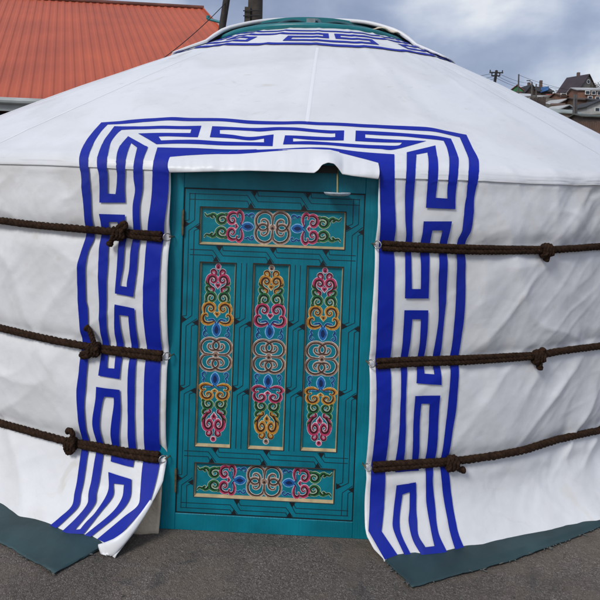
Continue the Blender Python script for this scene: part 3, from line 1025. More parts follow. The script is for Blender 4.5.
for (x, y, h) in ((181.2, 222.5, .105), (176, 481, .10)):
    u, v = duv(x, y)
    hb = MB()
    for k in range(3):
        z0 = v - h / 2 + k * h / 3
        hb.tube([D(lf[0] - .003, z0 + .001, W0 + .003), D(lf[0] - .003, z0 + h / 3 - .001, W0 + .003)], .0055, 12)
    hb.tube([D(lf[0] - .003, v - h / 2 - .004, W0 + .003), D(lf[0] - .003, v + h / 2 + .004, W0 + .003)], .004, 10)
    hb.build('hinge', [M_hinge], leaf)

# ------------------------------------------------------------------ crown
cr_ = MB()
CCX = CX + XO - .035


def ringpt(a, r, z):
    return Vector((CCX + r * math.sin(a), CY - r * math.cos(a), z))


ZR = 2.735
NR = 96
sec = [(.77, -.022), (.825, -.030), (.845, -.014), (.845, .010), (.825, .022), (.78, .024), (.765, .0)]
rows = [[ringpt(2 * PI * i / NR, r, ZR + z) for r, z in sec] for i in range(NR + 1)]
cr_.grid(rows, 0, close=True, flip=True)
crown = cr_.build('crown_ring', [M_crown], yurt)
# arched bars over the crown
for off in (-.20, .02, .24):
    hb = MB()
    L2 = math.sqrt(.79 ** 2 - off ** 2)
    for dz in (0,):
        pts_ = []
        for i in range(31):
            f = -1 + 2 * i / 30
            pts_.append(Vector((CCX + f * L2, CY + off, ZR + .01 + .185 * (1 - abs(f) ** 2.4))))
        rows = []
        for p in pts_:
            rows.append([p + Vector((0, -.018, -.028)), p + Vector((0, .018, -.028)), p + Vector((0, .018, .028)), p + Vector((0, -.018, .028))])
        hb.grid(rows, 0, close=True)
    hb.build('arched_bar', [M_crown], crown, smooth=False)
for a in (-1.1, -.75, -.38, 0.05, .4, .78, 1.12, 2.2, 2.7, 3.14, 3.6, 4.1):
    hb = MB()
    pts_ = []
    for i in range(13):
        f = i / 12
        r = .80 * (1 - f) + .05 * f
        pts_.append(ringpt(a, r, ZR + .0 + .175 * (1 - (r / .82) ** 2.4)))
    hb.tube(pts_, .014, 6)
    hb.build('spoke', [M_crownd], crown)
# bracket where the bars meet
hb = MB()
hb.box((CCX - .02, CY - .24, ZR + .165), .10, .03, .075)
hb.box((CCX - .02, CY - .262, ZR + .175), .05, .014, .05)
hb.build('bracket', [plain('zinc_bracket', (.28, .33, .34), .5, metal=.4, var=.3)], crown, smooth=False)
def tr(r, th):
    k = KK * (1 - math.cos(th)) if abs(th) < PI / 2 else KK
    re = R + .03 + k
    return SE + SL * (re - r) / (re - RC)



# white flap folded back over the far half of the crown
fl = MB()
cols = []
for i in range(61):
    a = lerp(1.00, 2 * PI - 1.16, i / 60)
    c = []
    for k in range(19):
        f = k / 18
        r = lerp(1.24, .04, f)
        zr_ = S((a + PI) % (2 * PI) - PI, tr(r, (a + PI) % (2 * PI) - PI)).z + .03 if r > .82 else 0
        zd = ZR + .045 + .185 * (1 - min(1, r / .86) ** 2.2)
        z = lerp(zd, zr_, sstep(.80, .98, r)) if r > .82 else zd
        c.append(ringpt(a, r, z + .006 * n3(a * 3, f * 4, 2)))
    cols.append(c)
fl.grid(cols, 0)
for ci in (0, 60):
    e_ = cols[ci]
    fl.tube([p + Vector((0, -.006, .004)) for p in e_], [lerp(.006, .018, min(1, q / 6)) for q in range(len(e_))], 8, 0)
fo = fl.build('crown_flap', [M_roof], yurt)
sf = fo.modifiers.new('thickness', 'SOLIDIFY')
sf.thickness = .006
# beige folded edge on the right of the crown
bf = MB()
rows = []
for i in range(12):
    f = i / 11
    a = lerp(1.0, .72, f)
    rows.append([ringpt(a, lerp(.84, .70, v / 4), ZR + lerp(.045, .105 - .03 * f, v / 4) + .01 * math.sin(f * 7 + v)) for v in range(5)])
bf.grid(rows, 0)
bo = bf.build('folded_felt_edge', [M_liner], yurt)
sf = bo.modifiers.new('thickness', 'SOLIDIFY')
sf.thickness = .008

# collar cloth round the crown with its own meander
cb = MB()


def C(th, r, off):
    th = (th + PI) % (2 * PI) - PI
    r = r - .10 * math.sin(th) ** 2
    return SD(th, tr(r, th), off)


NB = 240
cb.grid([[C(2 * PI * i / NB, lerp(1.318, .93, k / 14), .010) for k in range(15)] for i in range(NB + 1)], 0)
collar = cb.build('crown_collar', [M_roof], yurt)
cm = MB()


def cstroke(path, w, off):
    """path in (arc at r = 1.1, radius); mitred ribbon laid on the roof"""
    P = [Vector(p) for p in path]
    rows = []
    n = len(P)
    ed = []
    for i in range(n):
        d0 = (P[i] - P[i - 1]).normalized() if i else (P[1] - P[0]).normalized()
        d1 = (P[i + 1] - P[i]).normalized() if i < n - 1 else d0
        m = Vector((-(d0 + d1).y, (d0 + d1).x)).normalized()
        k = w / 2 / max(.3, m.dot(Vector((-d1.y, d1.x))))
        ed.append((P[i] + m * k, P[i] - m * k))
    for (a, b), (c, e) in zip(ed, ed[1:]):
        m = max(1, int((c - a).length / .02))
        for q in range(m):
            rows.append([a.lerp(c, q / m).lerp(b.lerp(e, q / m), g / 2) for g in range(3)])
    rows.append([ed[-1][0].lerp(ed[-1][1], g / 2) for g in range(3)])
    cm.grid([[C(p.x / 1.1, p.y, off) for p in r] for r in rows], 0)


circ = 2 * PI * 1.1
cstroke([(circ * i / 120, 1.295) for i in range(121)], .046, .0130)
NU = 8
Pd = circ / NU
ra, rb, rcc = 1.205, 1.115, 1.03
path = []
for u in range(NU):
    x = u * Pd - .35 * Pd
    path += [(x + .02 * Pd, rcc), (x + .42 * Pd, rcc), (x + .42 * Pd, rb), (x + .13 * Pd, rb), (x + .13 * Pd, ra), (x + .80 * Pd, ra), (x + .80 * Pd, rb), (x + .52 * Pd, rb), (x + .52 * Pd, rcc)]
path.append((NU * Pd - .35 * Pd + .02 * Pd, rcc))
cstroke(path, .042, .0134)
cstroke([(circ * i / 120, .945) for i in range(121)], .03, .0138)
cm.build('collar_meander', [M_blue], collar)

# ------------------------------------------------------------------ girth ropes


def frame(th):
    return Vector((math.cos(th), math.sin(th), 0)), Vector((0, 0, 1)), Vector((math.sin(th), -math.cos(th), 0))


def twist(mb, pts, rad, pitch=.075, strands=3, n=7, fuzz=0):
    P = [Vector(p) for p in pts]
    L_ = [0]
    for a, b in zip(P, P[1:]):
        L_.append(L_[-1] + (b - a).length)
    step = pitch / 9
    m = max(4, int(L_[-1] / step))
    j = 0
    cen, tan = [], []
    for i in range(m + 1):
        s = L_[-1] * i / m
        while j < len(P) - 2 and L_[j + 1] < s:
            j += 1
        f = (s - L_[j]) / max(1e-9, L_[j + 1] - L_[j])
        cen.append(P[j].lerp(P[j + 1], f))
        tan.append((P[j + 1] - P[j]).normalized())
    for k in range(strands):
        q = []
        rr = []
        for i in range(m + 1):
            t = tan[i]
            a = t.cross(Vector((0, 0, 1)))
            a = a.normalized() if a.length > 1e-3 else Vector((1, 0, 0))
            b = t.cross(a)
            ph = 2 * PI * (L_[-1] * i / m / pitch + k / strands)
            wob = 1 + .12 * n3(i * .21, k * 3.7, cen[i].z * 9)
            q.append(cen[i] + (a * math.cos(ph) + b * math.sin(ph)) * rad * .45 * wob)
            rr.append(rad * .65 * (1 + .16 * n3(i * .33, k * 5.1, 2.2)))
        mb.tube(q, rr, n, 0, jit=.07)
    for i in range(fuzz):
        c = random.randrange(m)
        d = Vector((random.gauss(0, 1), random.gauss(0, 1), random.gauss(0, 1))).normalized()
        t = tan[c]
        d = (d - t * d.dot(t)).normalized()
        p0 = cen[c] + d * rad * .8
        ln = random.uniform(.003, .009) if random.random() < .9 else random.uniform(.009, .018)
        p1 = p0 + (d + t * random.uniform(-1.6, 1.6) + Vector((0, 0, random.uniform(-.6, .4)))).normalized() * ln
        w = t * .00035
        mb.add([p0 - w, p0 + w, p1], [(0, 1, 2)], 1)


def knot_mesh(th, s, tails, size=1.0, thick=.0125):
    mb = MB()
    T, Uu, Nn = frame(th)
    o = SD(th, s, .028)
    # turns round the standing rope
    coil = []
    for i in range(40):
        f = i / 39
        a = f * 2 * PI * 2.3 + .5
        coil.append(o + T * ((f - .5) * .045 * size) + Uu * (math.cos(a) * .025 * size) + Nn * (math.sin(a) * .017 * size + .004))
    twist(mb, coil, thick, .04, 3, 6, 120)
    for tl in tails:
        pts = catmull([o + T * a * size + Uu * b * size + Nn * c for a, b, c in tl], 6)
        twist(mb, pts, thick * .95, .04, 3, 6, 70)
        e = pts[-1]
        d = (pts[-1] - pts[-2]).normalized()
        mb.tube([e - d * .010, e - d * .004, e + d * .006, e + d * .010], [thick * .8, thick * 1.25, thick * 1.25, thick * .7], 9, 0, jit=.1)
    return mb


ropes = [
    dict(z=1.31, L=[(0, 219.5), (30, 223.5), (60, 226.5), (110, 231), (122, 232.2)], Ld=[(122, 232.2), (140, 234.5), (162.5, 236.5)], ringL=(167.3, 237),
         Rt=[(541, 249.5), (570, 248.3), (600, 246.5)], Rd=[(382, 245.6), (420, 247.2), (480, 249.2), (541, 249.5)], ringR=(377.6, 244.6), kL=(123, 232.5), kR=(541, 250),
         tL=[[(0, 0, .01), (.005, .028, .014), (.022, .046, .012), (.036, .036, .012), (.026, .02, .016), (.016, .034, .016)], [(-.01, -.005, .01), (-.028, -.022, .012), (-.044, -.05, .010)]],
         tR=[[(0, 0, .006), (.006, -.018, .012), (.002, -.040, .006)], [(0, 0, .006), (.006, .012, .012), (.014, .010, .010)]],
         lab='uppermost brown twisted rope girding the white yurt, level with the door\'s top panel'),
    dict(z=.80, L=[(0, 326.5), (30, 333.5), (60, 340.5), (84, 345.3), (97, 348)], Ld=[(97, 348), (125, 352), (162.5, 355.6)], ringL=(167, 356),
         Rt=[(535, 355.5), (565, 351), (600, 345.5)], Rd=[(376.5, 363.2), (420, 361), (470, 358.6), (535, 355.5)], ringR=(371.6, 363.2), kL=(97, 348.5), kR=(535, 356),
         tL=[[(0, .004, .012), (.004, .028, .014), (-.010, .058, .012), (-.024, .084, .010), (-.040, .094, .010)], [(0, 0, .01), (-.03, -.012, .014), (-.062, -.026, .012), (-.056, -.040, .010), (-.028, -.028, .012)]],
         tR=[[(0, 0, .01), (.010, .018, .016), (.022, .034, .012)], [(0, 0, .01), (.004, -.026, .016), (.008, -.048, .010)]],
         lab='middle brown twisted rope girding the yurt, halfway up the door, its left knot tail upright'),
    dict(z=.34, L=[(0, 421.3), (25, 429), (50, 436), (74, 442.3)], Ld=[(74, 442.3), (100, 447.5), (130, 453.2), (158.5, 457.8)], ringL=(163, 458.8),
         Rt=[(449, 460.5), (480, 457), (520, 449.5), (560, 440.5), (600, 430)], Rd=[(373, 466.6), (400, 464.4), (449, 460.5)], ringR=(368, 467), kL=(74, 443), kR=(449, 461),
         tL=[[(0, .004, .012), (.012, .024, .014), (.016, .046, .012), (.002, .068, .012), (-.012, .064, .010)], [(0, 0, .012), (-.018, -.016, .014), (-.012, -.034, .012), (.004, -.028, .012)]],
         tR=[[(-.01, 0, .012), (.016, -.012, .016), (.040, -.030, .010), (.056, -.034, .008)]],
         lab='lowest brown twisted rope girding the yurt near the ground, level with the door foot'),
]
for rp in ropes:
    root = empty('girth_rope', S(-.55, rp['z'], .02), rp['lab'], 'rope', 'brown ropes tied round the yurt')
    mb = MB()
    gl = [inv(x, y) for x, y in rp['L']]
    grr = [inv(x, y) for x, y in rp['Rt']]
    # the long run round the back of the yurt
    back = []
    a0, z0 = gl[0]
    a1, z1 = grr[-1][0] - 2 * PI, grr[-1][1]
    for i in range(1, 60):
        f = i / 60
        th = lerp(a0, a1, f)
        zz = lerp(z0, z1, f) if f < .0 else lerp(z0, rp['z'], sstep(0, .15, f)) if f < .5 else lerp(rp['z'], z1, sstep(.85, 1, f))
        back.append((th, zz))
    Lp = catmull([SD(t, s, .020) for t, s in gl[::-1]], 10)
    Rp = catmull([SD(t, s, .020) for t, s in grr], 10)
    twist(mb, Lp, .0165, .08, 3, 8, 2200)
    twist(mb, Rp, .0165, .08, 3, 8, 2200)
    bk = [Lp[-1]] + [SD((t + PI) % (2 * PI) - PI, s, .03) for t, s in back] + [Rp[-1]]
    mb.tube(bk, .019, 7, 0)
    # doubled lengths from the knot through the ring on the door frame
    for key, rk in (('Ld', 'ringL'), ('Rd', 'ringR')):
        g = [inv(x, y) for x, y in rp[key]]
        for up_, off in ((.0125, .019), (-.0125, .021)):
            fr_ = []
            for i, (t, s) in enumerate(g):
                end = (i == len(g) - 1) if key == 'Ld' else (i == 0)
                kn = (i == 0) if key == 'Ld' else (i == len(g) - 1)
                fr_.append(SD(t, s + up_ * (.45 if kn else .9 if end else .72), off))
            twist(mb, catmull(fr_, 10), .0125, .06, 3, 7, 1100)
    mb.build('cord', [M_rope, M_fuzz], root)
    for kp, tl in ((rp['kL'], rp['tL']), (rp['kR'], rp['tR'])):
        t, s = inv(*kp)
        knot_mesh(t, s, tl).build('knot', [M_rope, M_fuzz], root)
    for rk in ('ringL', 'ringR'):
        u, v = duv(*rp[rk], .012)
        sg = -1 if rk == 'ringL' else 1
        mb = MB()
        cpt = D(u, v, .016)
        pts_ = [cpt + dt * (math.cos(a) * .014) + UP * (math.sin(a) * .016) + dn * (.010 * math.cos(a) * sg) for a in [k * PI / 12 for k in range(25)]]
        mb.tube(pts_, .0026, 8, 0, cap=False)
        mb.build('rope_ring', [M_ringm], root)
        mb = MB()
        e = D(u - sg * .022, v + .001, W0)
        mb.tube([e, e + dn * .012, e + dn * .028 + dt * sg * .006, e + dn * .032 + dt * sg * .014], .0028, 8)
        mb.build('eye_screw', [M_hinge], dframe)

# ------------------------------------------------------------------ small dish hung at the door head
u, v = duv(337.3, 194.3, .03)
b0 = D(u, v - .008, .03)
hd = empty('hanging_dish', b0, 'small pale shallow dish hanging on a yellow string in front of the door head', 'dish')
mb = MB()
pr = [(.0, -.008), (.03, -.0075), (.048, -.004), (.056, .003), (.0575, .008), (.055, .0085), (.046, -.001), (.0, -.004)]
mb.grid([[D(u, v, .03) + Vector((r * math.cos(a), r * math.sin(a), z)) for r, z in pr] for a in [k * 2 * PI / 40 for k in range(41)]], 0)
mb.build('dish', [plain('pale_enamel', (.55, .64, .68), .35, var=.35, scale=40)], hd)
mb = MB()
mb.tube([D(u - .004, v + .13, .018), D(u - .002, v + .07, .028), D(u, v + .004, .03)], .0032, 6)
mb.build('string', [plain('yellow_string', (.45, .36, .12), .7)], hd)

# ------------------------------------------------------------------ ground sheets beside the door


def sheet(name, outline, label, bulge):
    mb = MB()
    # outline: pairs (outer px, inner px) carried to the ground
    rows = []
    P = []
    for a, b in zip(outline, outline[1:]):
        for k in range(14):
            P.append(tuple(lerp(a[i], b[i], k / 14) for i in range(4)))
    P.append(outline[-1])
    edge = []
    for i, p in enumerate(P):
        o = on_z(p[0], p[1], 0)
        n = on_z(p[2], p[3], 0)
        jag = (n - o).normalized() * (.004 * n3(i * .9, 1.1, bulge) + .006 * n3(i * .25, 3, bulge))
        row = []
        for k in range(15):
            f = k / 14
            q = (o + jag).lerp(n, f)
            z = .006 + .010 * max(0, n3(q.x * 5, q.y * 5, bulge)) + (.014 * max(0, n3(q.x * 9, q.y * 9, bulge + 3)) if f < .2 else .006) * .8
            row.append(Vector((q.x, q.y, z)))
        rows.append(row)
        edge.append(row[0])
    mb.grid(rows, 0)
    c = sum((Vector(r[7]) for r in rows), Vector()) / len(rows)
    for i in range(10 if bulge < 2 else 40):
        k = random.randrange(len(edge))
        p0 = edge[k]
        d = Vector((random.uniform(-1, 1), random.uniform(-1.6, .1), 0)).normalized()
        l_ = random.uniform(.006, .022) * (1.8 if random.random() < .12 else 1)
        p1 = p0 + d * l_ * .6 + Vector((0, 0, random.uniform(.0, .006)))
        p2 = p1 + (d + Vector((random.uniform(-.7, .7), random.uniform(-.5, .5), 0))) * l_ * .5
        p1.z, p2.z = max(p1.z, .003), max(p2.z, .003)
        mb.tube([p0, p1, p2], .00035, 4, 1)
    ob = mb.build(name, [M_tarp, M_fray], None, origin=(c.x, c.y, 0))
    tag(ob, label, 'ground sheet', 'dark green sheets on the ground by the yurt')
    sd_ = ob.modifiers.new('thickness', 'SOLIDIFY')
    sd_.thickness = .003
    return ob


sheet('ground_sheet', [(-90, 505, -60, 470), (-40, 524, -25, 488), (0, 544.5, 8, 506), (12, 551, 24, 514), (36, 565.5, 52, 524), (54, 576, 100, 543), (98, 551, 118, 545)],
      'dark green ground sheet left of the door, under the rolled-up canvas corner', 1.0)
sheet('ground_sheet', [(384.5, 562, 378, 545), (412, 589.5, 440, 540), (445, 580, 470, 535), (480, 571.5, 495, 530), (510, 563, 520, 528), (540, 552.5, 545, 522), (570, 541, 575, 514), (600, 528.5, 600, 507), (670, 497, 660, 480)],
      'dark green ground sheet with a frayed edge right of the door', 4.0)

# ------------------------------------------------------------------ ground
m, nt, b = newmat('asphalt')
N, L = nt.nodes.new, nt.links.new
tc = N('ShaderNodeTexCoord')


def nz(scale, det=6, ro=.6, di=0):
    n = N('ShaderNodeTexNoise')
    n.inputs['Scale'].default_value = scale
    n.inputs['Detail'].default_value = det
    n.inputs['Roughness'].default_value = ro
    n.inputs['Distortion'].default_value = di
    L(tc.outputs['Object'], n.inputs['Vector'])
    return n


def rmp(src, stops):
    r = N('ShaderNodeValToRGB')
    el = r.color_ramp.elements
    el[0].position, el[0].color = stops[0][0], (*stops[0][1], 1)
    el[1].position, el[1].color = stops[-1][0], (*stops[-1][1], 1)
    for p, c in stops[1:-1]:
        e = el.new(p)
        e.color = (*c, 1)
    L(src, r.inputs['Fac'])
    return r


def mixc(fac, a, b_, bt='MIX'):
    x = N('ShaderNodeMix')
    x.data_type = 'RGBA'
    x.blend_type = bt
    for s_, k in ((fac, 0), (a, 6), (b_, 7)):
        if isinstance(s_, (int, float)):
            x.inputs[k].default_value = s_
        elif isinstance(s_, tuple):
            x.inputs[k].default_value = (*s_, 1)
        else:
            L(s_, x.inputs[k])
    return x.outputs[2]


vo = N('ShaderNodeTexVoronoi')
vo.inputs['Scale'].default_value = 240
L(tc.outputs['Object'], vo.inputs['Vector'])
vo2 = N('ShaderNodeTexVoronoi')
vo2.inputs['Scale'].default_value = 34
L(tc.outputs['Object'], vo2.inputs['Vector'])
sep = N('ShaderNodeSeparateColor')
L(vo.outputs['Color'], sep.inputs[0])
stone = rmp(sep.outputs[0], [(0, (.092, .079, .068)), (.5, (.152, .133, .115)), (.85, (.205, .18, .157)), (1, (.33, .295, .26))])
big = rmp(nz(.9, 5, .6, .5).outputs['Fac'], [(.36, (.62, .61, .61)), (.62, (1, .97, .94))])
base = mixc(1.0, stone.outputs['Color'], big.outputs['Color'], 'MULTIPLY')
dust = rmp(nz(2.3, 8, .7, .6).outputs['Fac'], [(.46, (0, 0, 0)), (.66, (.85, .85, .85))])
base = mixc(dust.outputs['Color'], base, (.165, .130, .100))
pit = rmp(nz(45, 5, .65).outputs['Fac'], [(.62, (0, 0, 0)), (.70, (.8, .8, .8))])
base = mixc(pit.outputs['Color'], base, (.036, .032, .030))
damp = rmp(nz(2.6, 5, .6, 1.2).outputs['Fac'], [(.56, (0, 0, 0)), (.70, (.6, .6, .6))])
base = mixc(damp.outputs['Color'], base, (.045, .045, .048))
L(base, b.inputs['Base Color'])
b.inputs['Roughness'].default_value = .88
b.inputs['Specular IOR Level'].default_value = .3
bp = N('ShaderNodeBump')
bp.inputs['Strength'].default_value = .8
bp.inputs['Distance'].default_value = .004
ma = N('ShaderNodeMath')
ma.operation = 'MULTIPLY_ADD'
L(vo.outputs['Distance'], ma.inputs[0])
ma.inputs[1].default_value = -.8
L(nz(40, 6, .7).outputs['Fac'], ma.inputs[2])
L(ma.outputs[0], bp.inputs['Height'])
bp2 = N('ShaderNodeBump')
bp2.inputs['Strength'].default_value = .5
bp2.inputs['Distance'].default_value = .03
L(nz(5, 4, .6).outputs['Fac'], bp2.inputs['Height'])
L(bp2.outputs['Normal'], bp.inputs['Normal'])
L(bp.outputs['Normal'], b.inputs['Normal'])
M_asph = m
g = MB()
g.grid([[(x, y, 0) for x in (-900, -60, -12, 12, 60, 900)] for y in (-900, -60, -6, 12, 40, 900)], 0)
tag(g.build('ground', [M_asph], smooth=False), kind='structure')
# loose grit on the asphalt: too many to count, one object
gr = MB()
for i in range(2600):
    x, y = random.uniform(-1.9, 1.9), random.uniform(1.7, 2.75)
    if abs(x) > .45 and math.hypot(x - CX, y - CY) < R + .16:
        continue
    if math.hypot(x - CX, y - CY) < R + .02:
        continue
    s_ = random.choice((.0012, .0016, .002, .0028)) * (1 if random.random() < .97 else 2)
    vs = [Vector((x, y, s_ * .4)) + Vector((a, b__, c)) * s_ * random.uniform(.7, 1.2) for a, b__, c in ((1, 0, 0), (-.5, .8, 0), (-.5, -.8, 0), (0, 0, .9), (0, 0, -.6))]
    gr.add(vs, [(0, 1, 3), (1, 2, 3), (2, 0, 3), (1, 0, 4), (2, 1, 4), (0, 2, 4)], 0 if random.random() < .6 else 1)
tag(gr.build('grit', [plain('grit_grey', (.16, .145, .13), .9), plain('grit_dark', (.06, .055, .05), .9)], smooth=False), kind='stuff')

# ------------------------------------------------------------------ house with the orange roof, behind on the left
M_or = plain('orange_roof_paint', (.50, .105, .046), .60, spec=.35, var=.22, scale=.7, dark=(.39, .082, .042), bump=.03, bscale=8)
M_fas = plain('pale_fascia', (.42, .44, .42), .6, var=.2, scale=4)
M_dbl = plain('dark_blue_wall', (.012, .03, .05), .6, var=.3, scale=3)
M_rust = plain('rusty_ridge', (.16, .05, .03), .7, var=.4, scale=3)
PR = at(203, 9, 15.0)                          # right end of the ridge
gdir = ray(65, -150).normalized()              # way the ribs climb
rdir = Vector((math.cos(.075), math.sin(.075), 0))
nrm = rdir.cross(gdir).normalized()
if nrm.z < 0:
    nrm = -nrm
de = ray(0, 100.5)
PE = EYEP + de * ((PR - EYEP).dot(nrm) / de.dot(nrm))
# coordinates of the eave point in the (ridge, rib) frame
rel = PE - PR
gg, rg_, rr_ = gdir.dot(gdir), rdir.dot(gdir), rdir.dot(rdir)
b1_, b2_ = rel.dot(rdir), rel.dot(gdir)
det = rr_ * gg - rg_ * rg_
EL = (rr_ * b2_ - rg_ * b1_) / det             # negative: length of slope
slope_len = -EL
house = empty('orange_roofed_house', (PR.x - 4, PR.y, 0), 'low dark blue house with an orange ribbed metal roof behind the yurt', 'house')
mb = MB()


def RP(a, q, h=0):
    """a metres left of the right gable, q metres down the slope"""
    return PR - rdir * a - gdir * q + nrm * h


W = 16.0
pitch = .165
prof_r = [(0, 0), (.06, .002), (.085, .015), (.125, .015), (.15, .002)]
xs = []
a = 0
while a < W:
    for dx, h in prof_r:
        xs.append((a + dx, h))
    a += pitch
nq = 6
rows = [[RP(a, slope_len * q / nq + (.02 if q == nq else 0), h) for a, h in xs] for q in range(nq + 1)]
mb.grid(rows, 0)
rf = mb.build('roof', [M_or], house, smooth=False)
mb = MB()
mb.tube([RP(-.02, 0, .03), RP(W, 0, .03)], .055, 8, 0)
mb.build('ridge_cap', [M_rust], rf)
mb = MB()
mb.box(RP(.0, slope_len / 2, -.03), .03, slope_len, .14, (rdir, gdir, nrm), 0)
mb.build('barge_board', [M_or], rf, smooth=False)
mb = MB()
eL, eR = RP(W, slope_len - .05, -.06), RP(-.05, slope_len - .05, -.06)
d = (eR - eL).normalized()
mb.box((eL + eR) / 2 + Vector((0, -.04, -.03)), (eR - eL).length, .05, .17, (d, d.cross(UP) * -1, UP), 0)
mb.tube([eL + Vector((0, -.11, .03)), eR + Vector((0, -.11, .03))], .05, 10, 0)
mb.build('fascia', [M_fas], house, smooth=False)
mb = MB()
back = Vector((-d.y, d.x, 0))
wl, wr = eL + back * .5, eR + back * .5 - d * .5
ze = eL.z - .1
dep = 2 * (PR - PE).dot(back) - 1.0
c = (wl + wr) / 2 + back * dep / 2
mb.box((c.x, c.y, ze / 2), (wr - wl).length, dep, ze, (d, back, UP), 0)
mb.build('wall', [M_dbl], house, smooth=False)
# far slope and gable
mb = MB()
gz = gdir - rdir * gdir.dot(rdir)
fd = Vector((-gdir.x, gdir.y, 0))
BL = [PR + gdir.cross(rdir) * 0, PR - rdir * W]
bd = Vector((gdir.x, gdir.y, -gdir.z))
mb.quad(BL[0], BL[1], BL[1] + bd * slope_len, BL[0] + bd * slope_len, 0)
mb.build('rear_roof', [M_or], house, smooth=False)
mb = MB()
q0 = RP(.4, slope_len - .4, -.06)
q1 = RP(.4, .05, -.06)
q2 = q1 + bd * (slope_len - .4)
mb.add([q0, q1, q2], [(0, 1, 2)], 0)
mb.build('gable', [M_dbl], house, smooth=False)

# ------------------------------------------------------------------ poles and service wire
M_pole = plain('weathered_pole', (.045, .038, .032), .9, var=.5, scale=9, bump=.5, bscale=30)
M_wood = plain('old_timber', (.06, .048, .038), .9, var=.5, scale=6, bump=.6, bscale=25)
M_wire = plain('black_wire', (.012, .011, .012), .6)


def pole_pts(p_low, p_high, depth):
    a, b = at(*p_low, depth), at(*p_high, depth)
    d = (b - a) / (b.z - a.z)
    return a - d * a.z, a + d * (5.6 - a.z)


a, b = pole_pts((221.3, 33), (226.5, 0), 9.5)
pl = empty('utility_pole', (a.x, a.y, 0), 'slim dark leaning wooden pole behind the yurt, left of the thick one', 'pole', 'poles behind the yurt')
mb = MB()
mb.tube([a, a.lerp(b, .5), b], [.066, .058, .052], 14)
mb.build('shaft', [M_pole], pl)
mb = MB()
p = at(223, 23, 9.5)
q = at(208, 19, 9.6)
mb.tube([p, q], .022, 8)
mb.tube([q, q + Vector((0, 0, .05))], .03, 10)
mb.build('bracket_arm', [M_crown], pl)
w0 = at(225.5, 3, 9.45)
wp = []
w1 = at(146, 66, 8.2)
for i in range(41):
    f = i / 40 * 1.25
    q = w0.lerp(w1, f)
    q.z -= .0 + .12 * 4 * f * max(0, 1.25 - f) * .5
    wp.append(q)
mb = MB()
mb.tube(wp, .006, 6)
tag(mb.build('service_wire', [M_wire], origin=tuple(w0)), 'thin black wire running from the slim pole down past the orange roof', 'wire')
a, b = pole_pts((255, 25), (255.5, 0), 9.0)
pl = empty('utility_pole', (a.x, a.y, 0), 'thick old timber post with a side brace rising behind the crown of the yurt', 'pole', 'poles behind the yurt')
mb = MB()
mb.tube([a, a.lerp(b, .5), b], [.118, .112, .105], 16, jit=.02)
mb.build('shaft', [M_wood], pl)
mb = MB()
q = at(248, 8, 8.93)
mb.box((q.x, q.y - .02, q.z / 2), .085, .09, q.z)
mb.build('brace', [M_wood], pl, smooth=False)
mb = MB()
for yy in (11, 16):
    q = at(250, yy, 8.85)
    mb.tube([q + Vector((-.10, 0, 0)), q + Vector((.16, -.02, .01))], .009, 6)
mb.build('wire_lashing', [M_wire], pl)

# ------------------------------------------------------------------ hillside settlement on the right
hl = MB()
HZ = [(40, -1.0), (60, 2.2), (80, 6.2), (100, 11.5), (120, 16.5), (150, 22.5), (180, 26), (230, 28), (420, 30), (700, 10)]


def hz(x, y):
    d = math.hypot(x, y)
    return interp(d, HZ) + 1.2 * n3(x * .03, y * .03, 4) * sstep(60, 110, d)


rows = []
for i in range(70):
    an = -1.2 + 2.4 * i / 69
    rows.append([Vector((d * math.sin(an), d * math.cos(an), hz(d * math.sin(an), d * math.cos(an)))) for d in [40 + k * 8 for k in range(40)] + [400, 500, 700]])
hl.grid(rows, 0)
M_hill = plain('bare_earth', (.12, .095, .07), .95, var=.5, scale=.15, dark=(.06, .055, .035))
tag(hl.build('hillside', [M_hill]), kind='structure')

MC = {}


def hm(name, c, var=.3, scale=.8):
    if name not in MC:
        MC[name] = plain(name, c, .75, var=var, scale=scale)
    return MC[name]


M_glass = plain('dark_pane', (.03, .04, .05), .15)
M_white = plain('white_trim', (.7, .7, .68), .6)


